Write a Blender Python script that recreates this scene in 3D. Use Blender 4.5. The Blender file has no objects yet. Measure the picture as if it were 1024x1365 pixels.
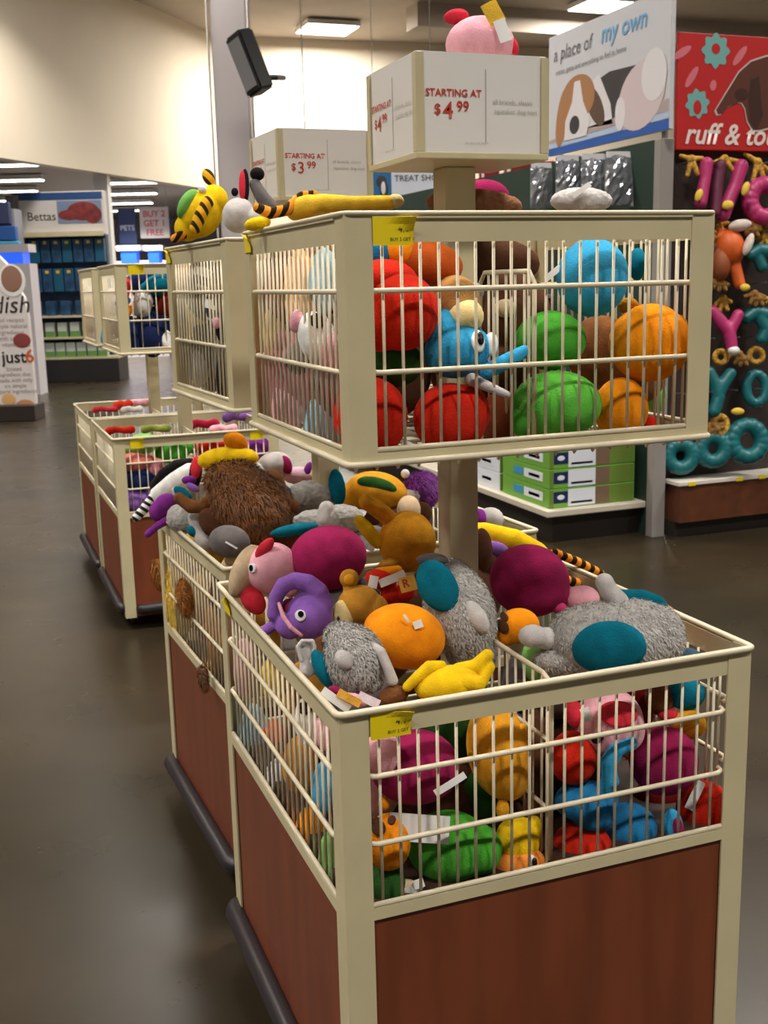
import bpy, bmesh, math, random
from mathutils import Vector, Matrix
random.seed(7)
SC = bpy.context.scene
COL = SC.collection

# ------------------------------------------------------------------ camera
CAM = Vector((-0.5111, -1.5976, 1.5866))
YAW, PITCH, ROLL, FPX = 0.3574, 0.2029, -0.0250, 1487.67
_f = Vector((math.sin(YAW)*math.cos(PITCH), math.cos(YAW)*math.cos(PITCH), -math.sin(PITCH)))
_r = Vector((math.cos(YAW), -math.sin(YAW), 0))
_u = _r.cross(_f)
RT = _r*math.cos(ROLL) + _u*math.sin(ROLL)
UP = -_r*math.sin(ROLL) + _u*math.cos(ROLL)
FW = _f
cam_d = bpy.data.cameras.new('camera')
cam = bpy.data.objects.new('camera', cam_d)
COL.objects.link(cam)
cam.matrix_world = Matrix(((RT.x, UP.x, -FW.x, CAM.x), (RT.y, UP.y, -FW.y, CAM.y), (RT.z, UP.z, -FW.z, CAM.z), (0, 0, 0, 1)))
cam_d.sensor_fit = 'VERTICAL'
cam_d.sensor_height = 24
cam_d.lens = 24*FPX/1365
cam_d.clip_end = 200
cam_d.dof.use_dof = True
cam_d.dof.focus_distance = 2.0
cam_d.dof.aperture_fstop = 7.0
SC.camera = cam

# ------------------------------------------------------------------ light and exposure
w = bpy.data.worlds.new('world')
SC.world = w
w.use_nodes = True
w.node_tree.nodes['Background'].inputs[0].default_value = (1.0, 0.95, 0.88, 1)
w.node_tree.nodes['Background'].inputs[1].default_value = 0.10
LAMP_POWER = 190
LAMP_COLOR = (1.0, 0.945, 0.86)
SC.view_settings.view_transform = 'Standard'
SC.view_settings.look = 'None'
SC.view_settings.exposure = -0.22
SC.view_settings.gamma = 1.0
SC.view_settings.use_curve_mapping = False


def ray(u, v):
    return FW + RT*((u-512)/FPX) - UP*((v-682.5)/FPX)


def at(u, v, how, val):
    """a point of the place seen in direction (u, v): on the plane z / y / x = val, or at depth d"""
    d = ray(u, v)
    if how == 'd':
        return CAM + d*val
    i = 'xyz'.index(how)
    return CAM + d*((val-CAM[i])/d[i])


# ------------------------------------------------------------------ materials
def lin(c):
    return tuple(((x/255/12.92) if x/255 <= .04045 else ((x/255+.055)/1.055)**2.4) for x in c) + (1,)


MATS = {}


def mat(name, rgb, rough=.6, metal=0, sheen=0, var=0, vscale=12, bump=0, bscale=200, spec=.5, emit=0, stretch=None, coat=0):
    if name in MATS:
        return MATS[name]
    m = bpy.data.materials.new(name)
    m.use_nodes = True
    nt = m.node_tree
    b = nt.nodes['Principled BSDF']
    b.inputs['Base Color'].default_value = lin(rgb)
    b.inputs['Roughness'].default_value = rough
    b.inputs['Metallic'].default_value = metal
    b.inputs['Specular IOR Level'].default_value = spec
    b.inputs['Coat Weight'].default_value = coat
    if sheen:
        b.inputs['Sheen Weight'].default_value = sheen
        b.inputs['Sheen Roughness'].default_value = .5
        b.inputs['Sheen Tint'].default_value = lin(tuple(min(255, x+60) for x in rgb))
    if emit:
        b.inputs['Emission Color'].default_value = lin(rgb)
        b.inputs['Emission Strength'].default_value = emit
    if var or bump:
        tc = nt.nodes.new('ShaderNodeTexCoord')
        src = tc.outputs['Object']
        if stretch:
            mp = nt.nodes.new('ShaderNodeMapping')
            mp.inputs['Scale'].default_value = stretch
            nt.links.new(src, mp.inputs[0])
            src = mp.outputs[0]
    if var:
        n = nt.nodes.new('ShaderNodeTexNoise')
        n.inputs['Scale'].default_value = vscale
        n.inputs['Detail'].default_value = 4
        nt.links.new(src, n.inputs['Vector'])
        cr = nt.nodes.new('ShaderNodeValToRGB')
        cr.color_ramp.elements[0].position = .3
        cr.color_ramp.elements[1].position = .7
        cr.color_ramp.elements[0].color = lin(tuple(max(0, x*(1-var)) for x in rgb))
        cr.color_ramp.elements[1].color = lin(tuple(min(255, x*(1+var)) for x in rgb))
        nt.links.new(n.outputs[0], cr.inputs[0])
        nt.links.new(cr.outputs[0], b.inputs['Base Color'])
    if bump:
        n2 = nt.nodes.new('ShaderNodeTexNoise')
        n2.inputs['Scale'].default_value = bscale
        n2.inputs['Detail'].default_value = 3
        nt.links.new(src, n2.inputs['Vector'])
        bp = nt.nodes.new('ShaderNodeBump')
        bp.inputs['Strength'].default_value = bump
        bp.inputs['Distance'].default_value = .004
        nt.links.new(n2.outputs[0], bp.inputs['Height'])
        nt.links.new(bp.outputs[0], b.inputs['Normal'])
    MATS[name] = m
    return m


def fab(name, rgb, **k):
    a = dict(rough=.95, sheen=.3, var=.09, vscale=30, bump=.4, bscale=320, spec=.06)
    a.update(k)
    return mat('fabric_'+name, rgb, **a)


def striped(name, c1, c2, scale, direction=(1, 0, 0), width=.5, distort=2.0):
    if name in MATS:
        return MATS[name]
    m = fab(name+'_base', c1)
    m = m.copy()
    m.name = name
    nt = m.node_tree
    b = nt.nodes['Principled BSDF']
    tc = nt.nodes.new('ShaderNodeTexCoord')
    mp = nt.nodes.new('ShaderNodeMapping')
    d = Vector(direction).normalized()
    q = Vector((1, 0, 0)).rotation_difference(d).inverted().to_euler()
    mp.inputs['Rotation'].default_value = q
    nt.links.new(tc.outputs['Object'], mp.inputs[0])
    wv = nt.nodes.new('ShaderNodeTexWave')
    wv.inputs['Scale'].default_value = scale
    wv.inputs['Distortion'].default_value = distort
    wv.inputs['Detail'].default_value = 1
    wv.inputs['Detail Scale'].default_value = .6
    nt.links.new(mp.outputs[0], wv.inputs['Vector'])
    cr = nt.nodes.new('ShaderNodeValToRGB')
    cr.color_ramp.elements[0].color = lin(c1)
    cr.color_ramp.elements[1].color = lin(c2)
    cr.color_ramp.elements[0].position = width-.04
    cr.color_ramp.elements[1].position = width+.04
    nt.links.new(wv.outputs['Color'], cr.inputs[0])
    nt.links.new(cr.outputs[0], b.inputs['Base Color'])
    MATS[name] = m
    return m


CREAM = mat('cream_painted_metal', (208, 196, 158), rough=.38, var=.03, vscale=6, bump=.04, bscale=60)
WIRE = mat('cream_coated_wire', (222, 210, 182), rough=.35)
WOOD = mat('cherry_laminate', (118, 60, 36), rough=.42, var=.09, vscale=4, stretch=(4, 4, .6))
BLACKRUB = mat('black_rubber', (44, 38, 42), rough=.4)
STEEL = mat('grey_steel', (150, 148, 146), rough=.35, metal=.7)
SIGNWHITE = mat('sign_white_card', (236, 232, 228), rough=.45)
SIGNRED = mat('sign_red_ink', (196, 62, 40), rough=.5)
SIGNGREY = mat('sign_grey_ink', (186, 182, 178), rough=.5)
INK = mat('black_ink', (40, 36, 36), rough=.6)
YELLOWTAG = mat('yellow_price_card', (240, 214, 20), rough=.45)
TAGWHITE = mat('white_paper_tag', (235, 233, 230), rough=.5)
WHITE = mat('white_plastic', (238, 238, 236), rough=.4)


# ------------------------------------------------------------------ object helpers
def link(name, me, m=None, parent=None, loc=(0, 0, 0), smooth=False):
    o = bpy.data.objects.new(name, me)
    COL.objects.link(o)
    o.location = loc
    if m:
        me.materials.append(m)
    if smooth:
        for p in me.polygons:
            p.use_smooth = True
    if parent:
        o.parent = parent
    return o


def from_bm(name, bm, m=None, parent=None, loc=(0, 0, 0), smooth=False):
    bmesh.ops.recalc_face_normals(bm, faces=bm.faces)
    me = bpy.data.meshes.new(name)
    bm.to_mesh(me)
    bm.free()
    return link(name, me, m, parent, loc, smooth)


def empty(name, loc, rz=0, label=None, cat=None, group=None):
    o = bpy.data.objects.new(name, None)
    o.empty_display_size = .1
    COL.objects.link(o)
    o.location = loc
    o.rotation_euler = (0, 0, rz)
    return tag(o, label, cat, group)


def tag(o, label=None, cat=None, group=None, kind=None):
    if label:
        o['label'] = label
    if cat:
        o['category'] = cat
    if group:
        o['group'] = group
    if kind:
        o['kind'] = kind
    return o


def box(bm, x0, x1, y0, y1, z0, z1, bev=0):
    r = bmesh.ops.create_cube(bm, size=1)
    vs = r['verts']
    for v in vs:
        v.co = Vector((x0+(v.co.x+.5)*(x1-x0), y0+(v.co.y+.5)*(y1-y0), z0+(v.co.z+.5)*(z1-z0)))
    if bev:
        es = {e for v in vs for e in v.link_edges}
        bmesh.ops.bevel(bm, geom=list(es), offset=bev, segments=2, affect='EDGES', profile=.5)


def obox(bm, o, ax, ay, az, s):
    """oriented box: o centre, axes, full sizes"""
    r = bmesh.ops.create_cube(bm, size=1)
    for v in r['verts']:
        v.co = Vector(o)+Vector(ax)*(v.co.x*s[0])+Vector(ay)*(v.co.y*s[1])+Vector(az)*(v.co.z*s[2])


def tube(bm, pts, r, n=8, closed=False):
    pts = [Vector(p) for p in pts]
    rings = []
    N = len(pts)
    for i, p in enumerate(pts):
        if closed:
            d = (pts[(i+1) % N]-pts[i-1])
        else:
            d = pts[min(i+1, N-1)]-pts[max(i-1, 0)]
        d.normalize()
        a = d.orthogonal().normalized() if not rings else None
        if rings:
            a = (pa - d*pa.dot(d)).normalized()
        pa = a
        b = d.cross(a)
        rr = r[i] if isinstance(r, (list, tuple)) else r
        rings.append([bm.verts.new(p+(a*math.cos(t)+b*math.sin(t))*rr) for t in [2*math.pi*k/n for k in range(n)]])
    for i in range(N-1 + (1 if closed else 0)):
        A, B = rings[i], rings[(i+1) % N]
        for k in range(n):
            bm.faces.new((A[k], A[(k+1) % n], B[(k+1) % n], B[k]))
    if not closed:
        bm.faces.new(rings[0][::-1])
        bm.faces.new(rings[-1])


def poly(bm, pts, n=None, th=0):
    """flat polygon, extruded by th along n"""
    vs = [bm.verts.new(p) for p in pts]
    f = bm.faces.new(vs)
    if th:
        r = bmesh.ops.extrude_face_region(bm, geom=[f])
        for v in r['geom']:
            if isinstance(v, bmesh.types.BMVert):
                v.co += Vector(n)*th


def text_obj(name, s, size, m, parent, o, ax, ay, align='LEFT', off=.001, shear=0, bold=0):
    cu = bpy.data.curves.new(name, 'FONT')
    cu.body = s
    cu.size = size
    cu.align_x = align
    cu.shear = shear
    cu.offset = bold
    cu.resolution_u = 3
    t = bpy.data.objects.new(name, cu)
    COL.objects.link(t)
    bpy.context.view_layer.update()
    me = bpy.data.meshes.new_from_object(t.evaluated_get(bpy.context.evaluated_depsgraph_get()))
    bpy.data.objects.remove(t)
    ax = Vector(ax).normalized()
    ay = Vector(ay).normalized()
    n = ax.cross(ay)
    for v in me.vertices:
        v.co = Vector(o)+ax*v.co.x+ay*v.co.y+n*off
    me.materials.clear()
    return link(name, me, m, parent)


# ================================================================== THE ROOM
def struct(name, bm, m):
    return tag(from_bm(name, bm, m), kind='structure')


def mat_floor():
    m = bpy.data.materials.new('polished_concrete')
    m.use_nodes = True
    nt = m.node_tree
    b = nt.nodes['Principled BSDF']
    tc = nt.nodes.new('ShaderNodeTexCoord')
    n = nt.nodes.new('ShaderNodeTexNoise')
    n.inputs['Scale'].default_value = 1.1
    n.inputs['Detail'].default_value = 7
    n.inputs['Roughness'].default_value = .6
    nt.links.new(tc.outputs['Object'], n.inputs['Vector'])
    cr = nt.nodes.new('ShaderNodeValToRGB')
    cr.color_ramp.elements[0].position = .32
    cr.color_ramp.elements[0].color = lin((36, 30, 20))
    cr.color_ramp.elements[1].position = .7
    cr.color_ramp.elements[1].color = lin((55, 46, 32))
    nt.links.new(n.outputs[0], cr.inputs[0])
    nt.links.new(cr.outputs[0], b.inputs['Base Color'])
    n2 = nt.nodes.new('ShaderNodeTexNoise')
    n2.inputs['Scale'].default_value = 3
    n2.inputs['Detail'].default_value = 5
    nt.links.new(tc.outputs['Object'], n2.inputs['Vector'])
    mr = nt.nodes.new('ShaderNodeMapRange')
    b.inputs['Specular IOR Level'].default_value = .38
    mr.inputs[3].default_value = .22
    mr.inputs[4].default_value = .36
    nt.links.new(n2.outputs[0], mr.inputs[0])
    nt.links.new(mr.outputs[0], b.inputs['Roughness'])
    return m


WALLM = mat('cream_wall_paint', (226, 214, 194), rough=.8, var=.02, vscale=.4)
CEILM = mat('ceiling_deck_paint', (176, 164, 150), rough=.9, var=.05, vscale=.5)
GREYW = mat('far_wall_grey', (176, 178, 186), rough=.8)
bm = bmesh.new(); box(bm, -14, 30, -8, 50, -.1, 0); struct('floor', bm, mat_floor())
bm = bmesh.new(); box(bm, -14, 30, -8, 27, 7.0, 7.15); struct('ceiling', bm, CEILM)

BL, BR = Vector((.395, 17.97, 0)), Vector((5.46, 24.15, 0))
dirb = (BR-BL).normalized()
nb = Vector((dirb.y, -dirb.x, 0))      # towards the shop floor


def wallslab(name, p, q, z0, z1, m, th=.25, n=None):
    n = n or Vector(((q-p).normalized().y, -(q-p).normalized().x, 0))
    bm = bmesh.new()
    c = (p+q)/2 - n*(th/2)
    obox(bm, (c.x, c.y, (z0+z1)/2), (q-p).normalized(), n, (0, 0, 1), ((q-p).length, th, z1-z0))
    return struct(name, bm, m)


wallslab('wall_left', BL-dirb*18, BR, 3.69, 7.0, WALLM)
wallslab('wall_back', BR, Vector((30, 22.6, 0)), 0, 7.0, WALLM)
bm = bmesh.new(); box(bm, 22, 22.25, -8, 23, 0, 7); struct('wall_right', bm, WALLM)
# the lower room seen under the left wall
bm = bmesh.new()
poly(bm, [tuple((p_.x, p_.y, 4.05)) for p_ in (BL-dirb*18-nb*.2, BR-nb*.2, Vector((12, 50, 0)), Vector((-22, 50, 0)))], (0, 0, 1), .12)
o = struct('ceiling', bm, mat('low_ceiling_paint', (188, 184, 180), rough=.9)); o.name = 'ceiling_low'
wallslab('wall_far', Vector((-14, 42, 0)), Vector((14, 40, 0)), 0, 4.05, GREYW)
# a soffit beam below the ceiling across the right rear
bm = bmesh.new(); box(bm, 8.6, 26, 20.2, 20.8, 6.55, 7.0); struct('trim_1', bm, CEILM)

# pillar
pc = at(318, 255, 'd', 13)
PILM = mat('pillar_paint', (206, 198, 200), rough=.6)
bm = bmesh.new()
box(bm, -.2, .2, -.2, .2, 0, 6.98, .015)
pil = from_bm('wall_pillar', bm, PILM, None, (pc.x, pc.y, 0))
pil.rotation_euler = (0, 0, -YAW)
tag(pil, kind='structure'); pil.name = 'trim_2'
bm = bmesh.new()
for k in range(3):
    tube(bm, [(-.235+.0*k, -.21, 0.05), (-.235, -.21, 6.9)], .012) if k == 0 else None
tube(bm, [(.225, -.19, .05), (.225, -.19, 6.95)], .02)
cd = from_bm('conduit_pipe', bm, mat('conduit_paint', (214, 206, 200), rough=.5), None, (pc.x, pc.y, 0))
cd.rotation_euler = (0, 0, -YAW)
tag(cd, 'thin pale conduit pipes running up the sides of the grey pillar', 'pipe')

# flood lamp / monitor hanging by the pillar
mp_ = at(333, 84, 'd', 11.5)
mon = empty('wall_monitor', (mp_.x, mp_.y, mp_.z-.35), -YAW, 'black tilted box-shaped screen hung high beside the grey pillar', 'screen')
MB = mat('monitor_black', (42, 42, 44), rough=.45)
LEAN = Matrix.Rotation(math.radians(-20), 3, 'Y') @ Matrix.Rotation(math.radians(42), 3, 'Z')
axx, ayy, azz = LEAN @ Vector((1, 0, 0)), LEAN @ Vector((0, 1, 0)), LEAN @ Vector((0, 0, 1))
bm = bmesh.new()
obox(bm, (.0, .0, .35), axx, ayy, azz, (.20, .27, .62))
bmesh.ops.bevel(bm, geom=list(bm.edges), offset=.025, segments=2, affect='EDGES')
from_bm('housing', bm, MB, mon)
bm = bmesh.new()
obox(bm, Vector((0, 0, .35))-axx*.102, axx, ayy, azz, (.012, .20, .50))
tag(from_bm('screen', bm, mat('monitor_screen', (172, 172, 178), rough=.2), mon), 'grey screen face')
bm = bmesh.new()
tube(bm, [(.13, 0, .2), (.25, .1, .22), (.3, .6, .3)], .03)
from_bm('bracket', bm, MB, mon)


# ------------------------------------------------------------------ ceiling lights
DIFF = mat('lamp_diffuser', (255, 252, 244), rough=.5, emit=9)
LAMPBODY = mat('lamp_housing', (226, 224, 218), rough=.5)


def ceiling_light(x, y, z, label, rz=0, w=1.25, d=.62, power=LAMP_POWER, group=None, name='ceiling_light', spread=125):
    r = empty(name, (x, y, z), rz, label, 'ceiling light', group)
    bm = bmesh.new()
    box(bm, -w/2-.03, w/2+.03, -d/2-.03, d/2+.03, .02, .12, .01)
    from_bm('housing', bm, LAMPBODY, r)
    bm = bmesh.new()
    box(bm, -w/2, w/2, -d/2, d/2, 0, .03, .004)
    from_bm('diffuser', bm, DIFF, r)
    ld = bpy.data.lights.new('lamp', 'AREA')
    ld.shape = 'RECTANGLE'
    ld.size, ld.size_y = w, d
    ld.energy = power
    ld.spread = math.radians(spread)
    ld.color = LAMP_COLOR
    lo = bpy.data.objects.new('lamp', ld)
    COL.objects.link(lo)
    lo.parent = r
    lo.location = (0, 0, -.02)
    return r


ceiling_light(7.44, 23.0-.6, 6.85, 'lit square ceiling panel light hanging left of the upper price box', 0, 1.1, .9, 620, spread=180, group='panel lights under the main ceiling')
ceiling_light(12.17, 19.1, 6.85, 'lit ceiling panel light cut by the top edge above the puppy banner', 0, 1.1, .9, 620, spread=180, group='panel lights under the main ceiling')
for gx in (-9, -4, 1, 6, 11):  # unseen repeats of the panel lights, added for the lighting
    for gy in (-3, 2, 7, 12, 17):
        ceiling_light(gx+.4, gy-.6, 6.85, 'unseen ceiling panel light, one of the rows added to light the shop floor', 0, 1.25, .62, group='panel lights under the main ceiling')
# strip lights of the low ceiling, in two rows
k = 0
for (u, vs, L) in ((0, (216, 237, 252, 265), 1.9), (170, (240, 255, 268, 278), 1.5)):
    for i, v in enumerate(vs):
        p = at(u, v, 'z', 3.98)
        ceiling_light(p.x, p.y, 3.9, ('strip light of the left row under the low ceiling, ' if u == 0 else 'strip light of the right row under the low ceiling, ') + ('nearest', 'second', 'third', 'farthest')[i]+' of its row',
                      -YAW, L*(1, 1, .95, .9)[i]*.95, 0.26, 230, 'strip lights under the low ceiling', 'strip_light')

# hanging cord of the far lamp, down to the lower price sign
bm = bmesh.new()
pa, pb = at(402, 50, 'd', 9.0), at(401, 175, 'd', 9.0)
tube(bm, [(pa.x, pa.y, 6.99), (pa.x, pa.y, pb.z-.3)], .006, 6)
tag(from_bm('support_cable', bm, mat('cord_grey', (120, 112, 104), rough=.6)), 'thin grey cord hanging from the ceiling behind the lower price box', 'cord')


# ================================================================== DUMP BINS
def lpost(bm, x, y, sx, sy, z0, z1, fx=.05, fy=.05, th=.004):
    """L-shaped corner post; (x, y) outer corner, sx/sy inward signs"""
    q = [(0, 0), (fx, 0), (fx, th), (th, th), (th, fy), (0, fy)]
    poly(bm, [(x+sx*a, y+sy*b, z0) for a, b in q], (0, 0, 1), z1-z0)


def wire_side(bm, p, q, inward, z_top, z_bot, zr, n, r=.0028, R=.0048):
    """wires between p and q (ground points): n verticals, rods at heights zr, a lower rail"""
    p, q, inward = Vector(p), Vector(q), Vector(inward)
    for i in range(n):
        t = (i+.6)/(n+.2)
        b = p.lerp(q, t)+inward*.012
        tube(bm, [(b.x, b.y, z_bot), (b.x, b.y, z_top)], r, 6)
    d = (q-p).normalized()
    for z in zr:
        a, b = p+inward*.004, q+inward*.004
        e0, e1 = a+d*.012+inward*0, b-d*.012
        tube(bm, [a-d*.004+inward*.02+Vector((0, 0, z)), a+inward*.006+Vector((0, 0, z)), e0+Vector((0, 0, z)), e1+Vector((0, 0, z)), b+inward*.006+Vector((0, 0, z)), b+d*.004+inward*.02+Vector((0, 0, z))], R, 8)


def rail(bm, p, q, inward, z0, z1, th=.012):
    p, q, inward = Vector(p), Vector(q), Vector(inward)
    d = (q-p).normalized()
    c = (p+q)/2+inward*(th/2)
    obox(bm, (c.x, c.y, (z0+z1)/2), d, inward, (0, 0, 1), ((q-p).length, th, z1-z0))


def sides(x0, x1, y0, y1, f):
    """corner-to-corner runs between posts with the inward direction"""
    return [((x0+f, y0, 0), (x1-f, y0, 0), (0, 1, 0)), ((x0, y0+f, 0), (x0, y1-f, 0), (1, 0, 0)),
            ((x0+f, y1, 0), (x1-f, y1, 0), (0, -1, 0)), ((x1, y0+f, 0), (x1, y1-f, 0), (-1, 0, 0))]


def rrect(x0, x1, y0, y1, z, r=.012):
    pts = []
    for (cx, cy, a0) in ((x1-r, y1-r, 0), (x0+r, y1-r, 90), (x0+r, y0+r, 180), (x1-r, y0+r, 270)):
        for k in range(4):
            a = math.radians(a0+30*k)
            pts.append((cx+r*math.cos(a), cy+r*math.sin(a), z))
    return pts


def price_tag(parent, o, ax, az, w, h, n, label='yellow price label', txt='4.99', curl=True):
    """thin card, its upper right corner curled off"""
    bm = bmesh.new()
    o, ax, az, n = Vector(o), Vector(ax), Vector(az), Vector(n)
    G = [[None]*9 for _ in range(5)]
    for j in range(5):
        for i in range(9):
            s, t = i/8, j/4
            c = max(0, s+t-1.25)**2*.035*curl if curl else 0
            G[j][i] = bm.verts.new(o+ax*(s*w)+az*(t*h)+n*(.002+c))
    for j in range(4):
        for i in range(8):
            bm.faces.new((G[j][i], G[j][i+1], G[j+1][i+1], G[j+1][i]))
    t = from_bm('price_tag', bm, YELLOWTAG, parent)
    so = t.modifiers.new('s', 'SOLIDIFY'); so.thickness = .0006
    tag(t, label)
    if txt:
        text_obj('lettering', txt, h*.36, INK, t, o+ax*(w*.62)+az*(h*.46), ax, az, off=.0035)
        text_obj('lettering', 'BUY 2 GET 1', h*.17, INK, t, o+ax*(w*.42)+az*(h*.16), ax, az, off=.0035)
    return t


def sign_box(root, cx, cy, z0, z1, w, d, price, lower):
    x0, x1, y0, y1 = cx-w/2, cx+w/2, cy-d/2, cy+d/2
    bm = bmesh.new()
    box(bm, x0, x1, y0, y1, z0, z0+.012, .002)
    for (x, y, sx, sy) in ((x0, y0, 1, 1), (x1, y0, -1, 1), (x0, y1, 1, -1), (x1, y1, -1, -1)):
        lpost(bm, x, y, sx, sy, z0+.012, z1, .016, .016, .003)
    from_bm('sign_frame', bm, CREAM, root)
    for (p, q, n) in (((x0, y0), (x1, y0), (0, -1, 0)), ((x1, y0), (x1, y1), (1, 0, 0)), ((x1, y1), (x0, y1), (0, 1, 0)), ((x0, y1), (x0, y0), (-1, 0, 0))):
        p, q, n = Vector((*p, 0)), Vector((*q, 0)), Vector(n)
        ax = (q-p).normalized()
        L = (q-p).length
        bm = bmesh.new()
        c = (p+q)/2 - n*.006
        obox(bm, (c.x, c.y, (z0+z1)/2+.006), ax, n, (0, 0, 1), (L-.012, .004, z1-z0-.006))
        pn = tag(from_bm('sign_panel', bm, SIGNWHITE, root), 'white printed price card')
        o = p - n*.0035 + Vector((0, 0, z0))
        H = z1-z0
        up = Vector((0, 0, 1))
        text_obj('lettering', 'STARTING AT', L*.066, SIGNRED, pn, o+ax*(L*.075)+up*(H*.60), ax, up, bold=.0003)
        text_obj('lettering', '$', L*.095, SIGNRED, pn, o+ax*(L*.135)+up*(H*.43), ax, up, bold=.0003)
        text_obj('lettering', price[0], L*.155, SIGNRED, pn, o+ax*(L*.20)+up*(H*.39), ax, up, bold=.0003)
        text_obj('lettering', price[1], L*.095, SIGNRED, pn, o+ax*(L*.30)+up*(H*.46), ax, up, bold=.0003)
        text_obj('lettering', lower[0], L*.045, SIGNGREY, pn, o+ax*(L*.57)+up*(H*.54), ax, up)
        text_obj('lettering', lower[1], L*.045, SIGNGREY, pn, o+ax*(L*.58)+up*(H*.45), ax, up)
        text_obj('lettering', 'see store for details', L*.022, SIGNGREY, pn, o+ax*(L*.36)+up*(H*.15), ax, up)
        bm = bmesh.new()
        c2 = o+ax*(L*.52)+n*.0008
        obox(bm, (c2.x, c2.y, z0+H*.52), ax, n, up, (.0012, .0006, H*.7))
        from_bm('divider_line', bm, SIGNGREY, pn)


def bin_display(org, rz, W, D, label, cage, rim=.917, wb=.54, ct=1.70, cb=1.289, pole=(.42, .46), sign=None, tags=(), nx=20, ny=22, lower_rods=(.675, .795), cage_rods=(1.44, 1.573), div=True, bottom=.06):
    root = empty('dump_bin', org, rz, label, 'display bin')
    F = .05
    for (x, y, sx, sy) in ((0, 0, 1, 1), (W, 0, -1, 1), (0, D, 1, -1), (W, D, -1, -1)):
        bm = bmesh.new()
        lpost(bm, x, y, sx, sy, bottom, rim-.006, F, F)
        from_bm('post', bm, CREAM, root)
    bm = bmesh.new()
    tube(bm, rrect(-.003, W+.003, -.003, D+.003, rim-.004), .006, 8, True)
    from_bm('rim_rod', bm, WIRE, root, smooth=True)
    for i, (p, q, n) in enumerate(sides(0, W, 0, D, F)):
        nv = nx if i % 2 == 0 else ny
        bm = bmesh.new(); rail(bm, Vector(p)+Vector(n)*.002, Vector(q)+Vector(n)*.002, n, rim-.05, rim-.008, .004)
        rail(bm, Vector(p)-Vector(n)*.001, Vector(q)-Vector(n)*.001, n, rim-.014, rim-.008, .006)
        from_bm('top_band', bm, CREAM, root)
        bm = bmesh.new(); wire_side(bm, p, q, n, rim-.045, wb+.02, lower_rods, nv)
        P, Q, N = Vector(p), Vector(q), Vector(n)
        zz = Vector((0, 0, wb+.026))
        tube(bm, [P+N*.004+zz, Q+N*.004+zz], .005, 8)
        from_bm('wire_panel', bm, WIRE, root, smooth=True)
        bm = bmesh.new(); rail(bm, p, q, n, wb, wb+.022, .01)
        from_bm('lower_rail', bm, CREAM, root)
        bm = bmesh.new(); rail(bm, Vector(p)+Vector(n)*.006, Vector(q)+Vector(n)*.006, n, bottom+.004, wb, .016)
        from_bm('wood_panel', bm, WOOD, root)
    bm = bmesh.new(); box(bm, .03, W-.03, .03, D-.03, wb-.01, wb+.01)
    from_bm('bin_floor', bm, mat('bin_floor_board', (62, 40, 28), rough=.6), root)
    # bumpers
    for (pts) in (((-.012, .06), (-.012, D-.02)), ((W+.012, .06), (W+.012, D-.02)), ((.08, -.008), (W-.08, -.008)), ((.08, D+.008), (W-.08, D+.008))):
        a, b = Vector((*pts[0], .1)), Vector((*pts[1], .1))
        d = (b-a).normalized()
        inn = Vector((W/2, D/2, .1)) - (a+b)/2
        inn.z = 0
        inn.normalize()
        bm = bmesh.new()
        tube(bm, [a+inn*.02-d*.012, a-d*.006+inn*.008, a+d*.01, b-d*.01, b+d*.006+inn*.008, b+inn*.02+d*.012], .024, 10)
        from_bm('bumper', bm, BLACKRUB, root, smooth=True)
    for (x, y) in ((.05, .12), (W-.05, .12), (.05, D-.25), (W-.05, D-.25)):
        bm = bmesh.new()
        box(bm, x-.02, x+.02, y-.022, y+.022, .055, .066)
        box(bm, x-.016, x-.012, y-.018, y+.014, .02, .06)
        box(bm, x+.012, x+.016, y-.018, y+.014, .02, .06)
        cs = from_bm('caster', bm, STEEL, root)
        bm = bmesh.new()
        tube(bm, [(x-.011, y, .028), (x-.006, y, .028), (x+.006, y, .028), (x+.011, y, .028)], [.024, .028, .028, .024], 18)
        from_bm('wheel', bm, BLACKRUB, cs, smooth=True)
    if div:
        bm = bmesh.new()
        xd = W*.5
        ya, yb = .03, .40
        za, zb = wb+.02, rim-.012
        tube(bm, [(xd, ya, za), (xd, ya, zb-.03), (xd, ya+.008, zb-.008), (xd, ya+.03, zb), (xd, yb-.03, zb), (xd, yb, zb-.03), (xd, yb, za)], .0048, 8)
        for k in range(1, 11):
            y = ya+(yb-ya)*k/11
            tube(bm, [(xd, y, za), (xd, y, zb)], .0026, 6)
        for z in (.66, .79):
            tube(bm, [(xd-.005, ya, z), (xd-.005, yb, z)], .004, 6)
        from_bm('divider', bm, WIRE, root, smooth=True)
    px, py = pole
    bm = bmesh.new(); box(bm, px-.032, px+.032, py-.032, py+.032, wb, (sign[0] if sign else ct), .004)
    from_bm('pole', bm, CREAM, root)
    # upper cage
    a, b, W2, D2 = cage
    x0, x1, y0, y1 = a, a+W2, b, b+D2
    bm = bmesh.new()
    nn = 18
    for k in range(nn+1):
        x = x0+.012+(W2-.024)*k/nn
        tube(bm, [(x, y0+.006, cb-.006), (x, y0+.012, cb-.012), (x, y0+.02, cb-.004), (x, y1-.02, cb-.004), (x, y1-.006, cb-.006)], .0026, 6)
    for k in range(8):
        y = y0+.03+(D2-.06)*k/7
        tube(bm, [(x0+.004, y, cb+.002), (x1-.004, y, cb+.002)], .0036, 6)
    box(bm, px-.06, px+.06, py-.06, py+.06, cb-.02, cb-.012)
    cg = from_bm('upper_cage', bm, WIRE, root, smooth=False)
    for (x, y, sx, sy) in ((x0, y0, 1, 1), (x1, y0, -1, 1), (x0, y1, 1, -1), (x1, y1, -1, -1)):
        bm = bmesh.new(); lpost(bm, x, y, sx, sy, cb, ct-.004, .048, .048)
        from_bm('post', bm, CREAM, cg)
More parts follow.
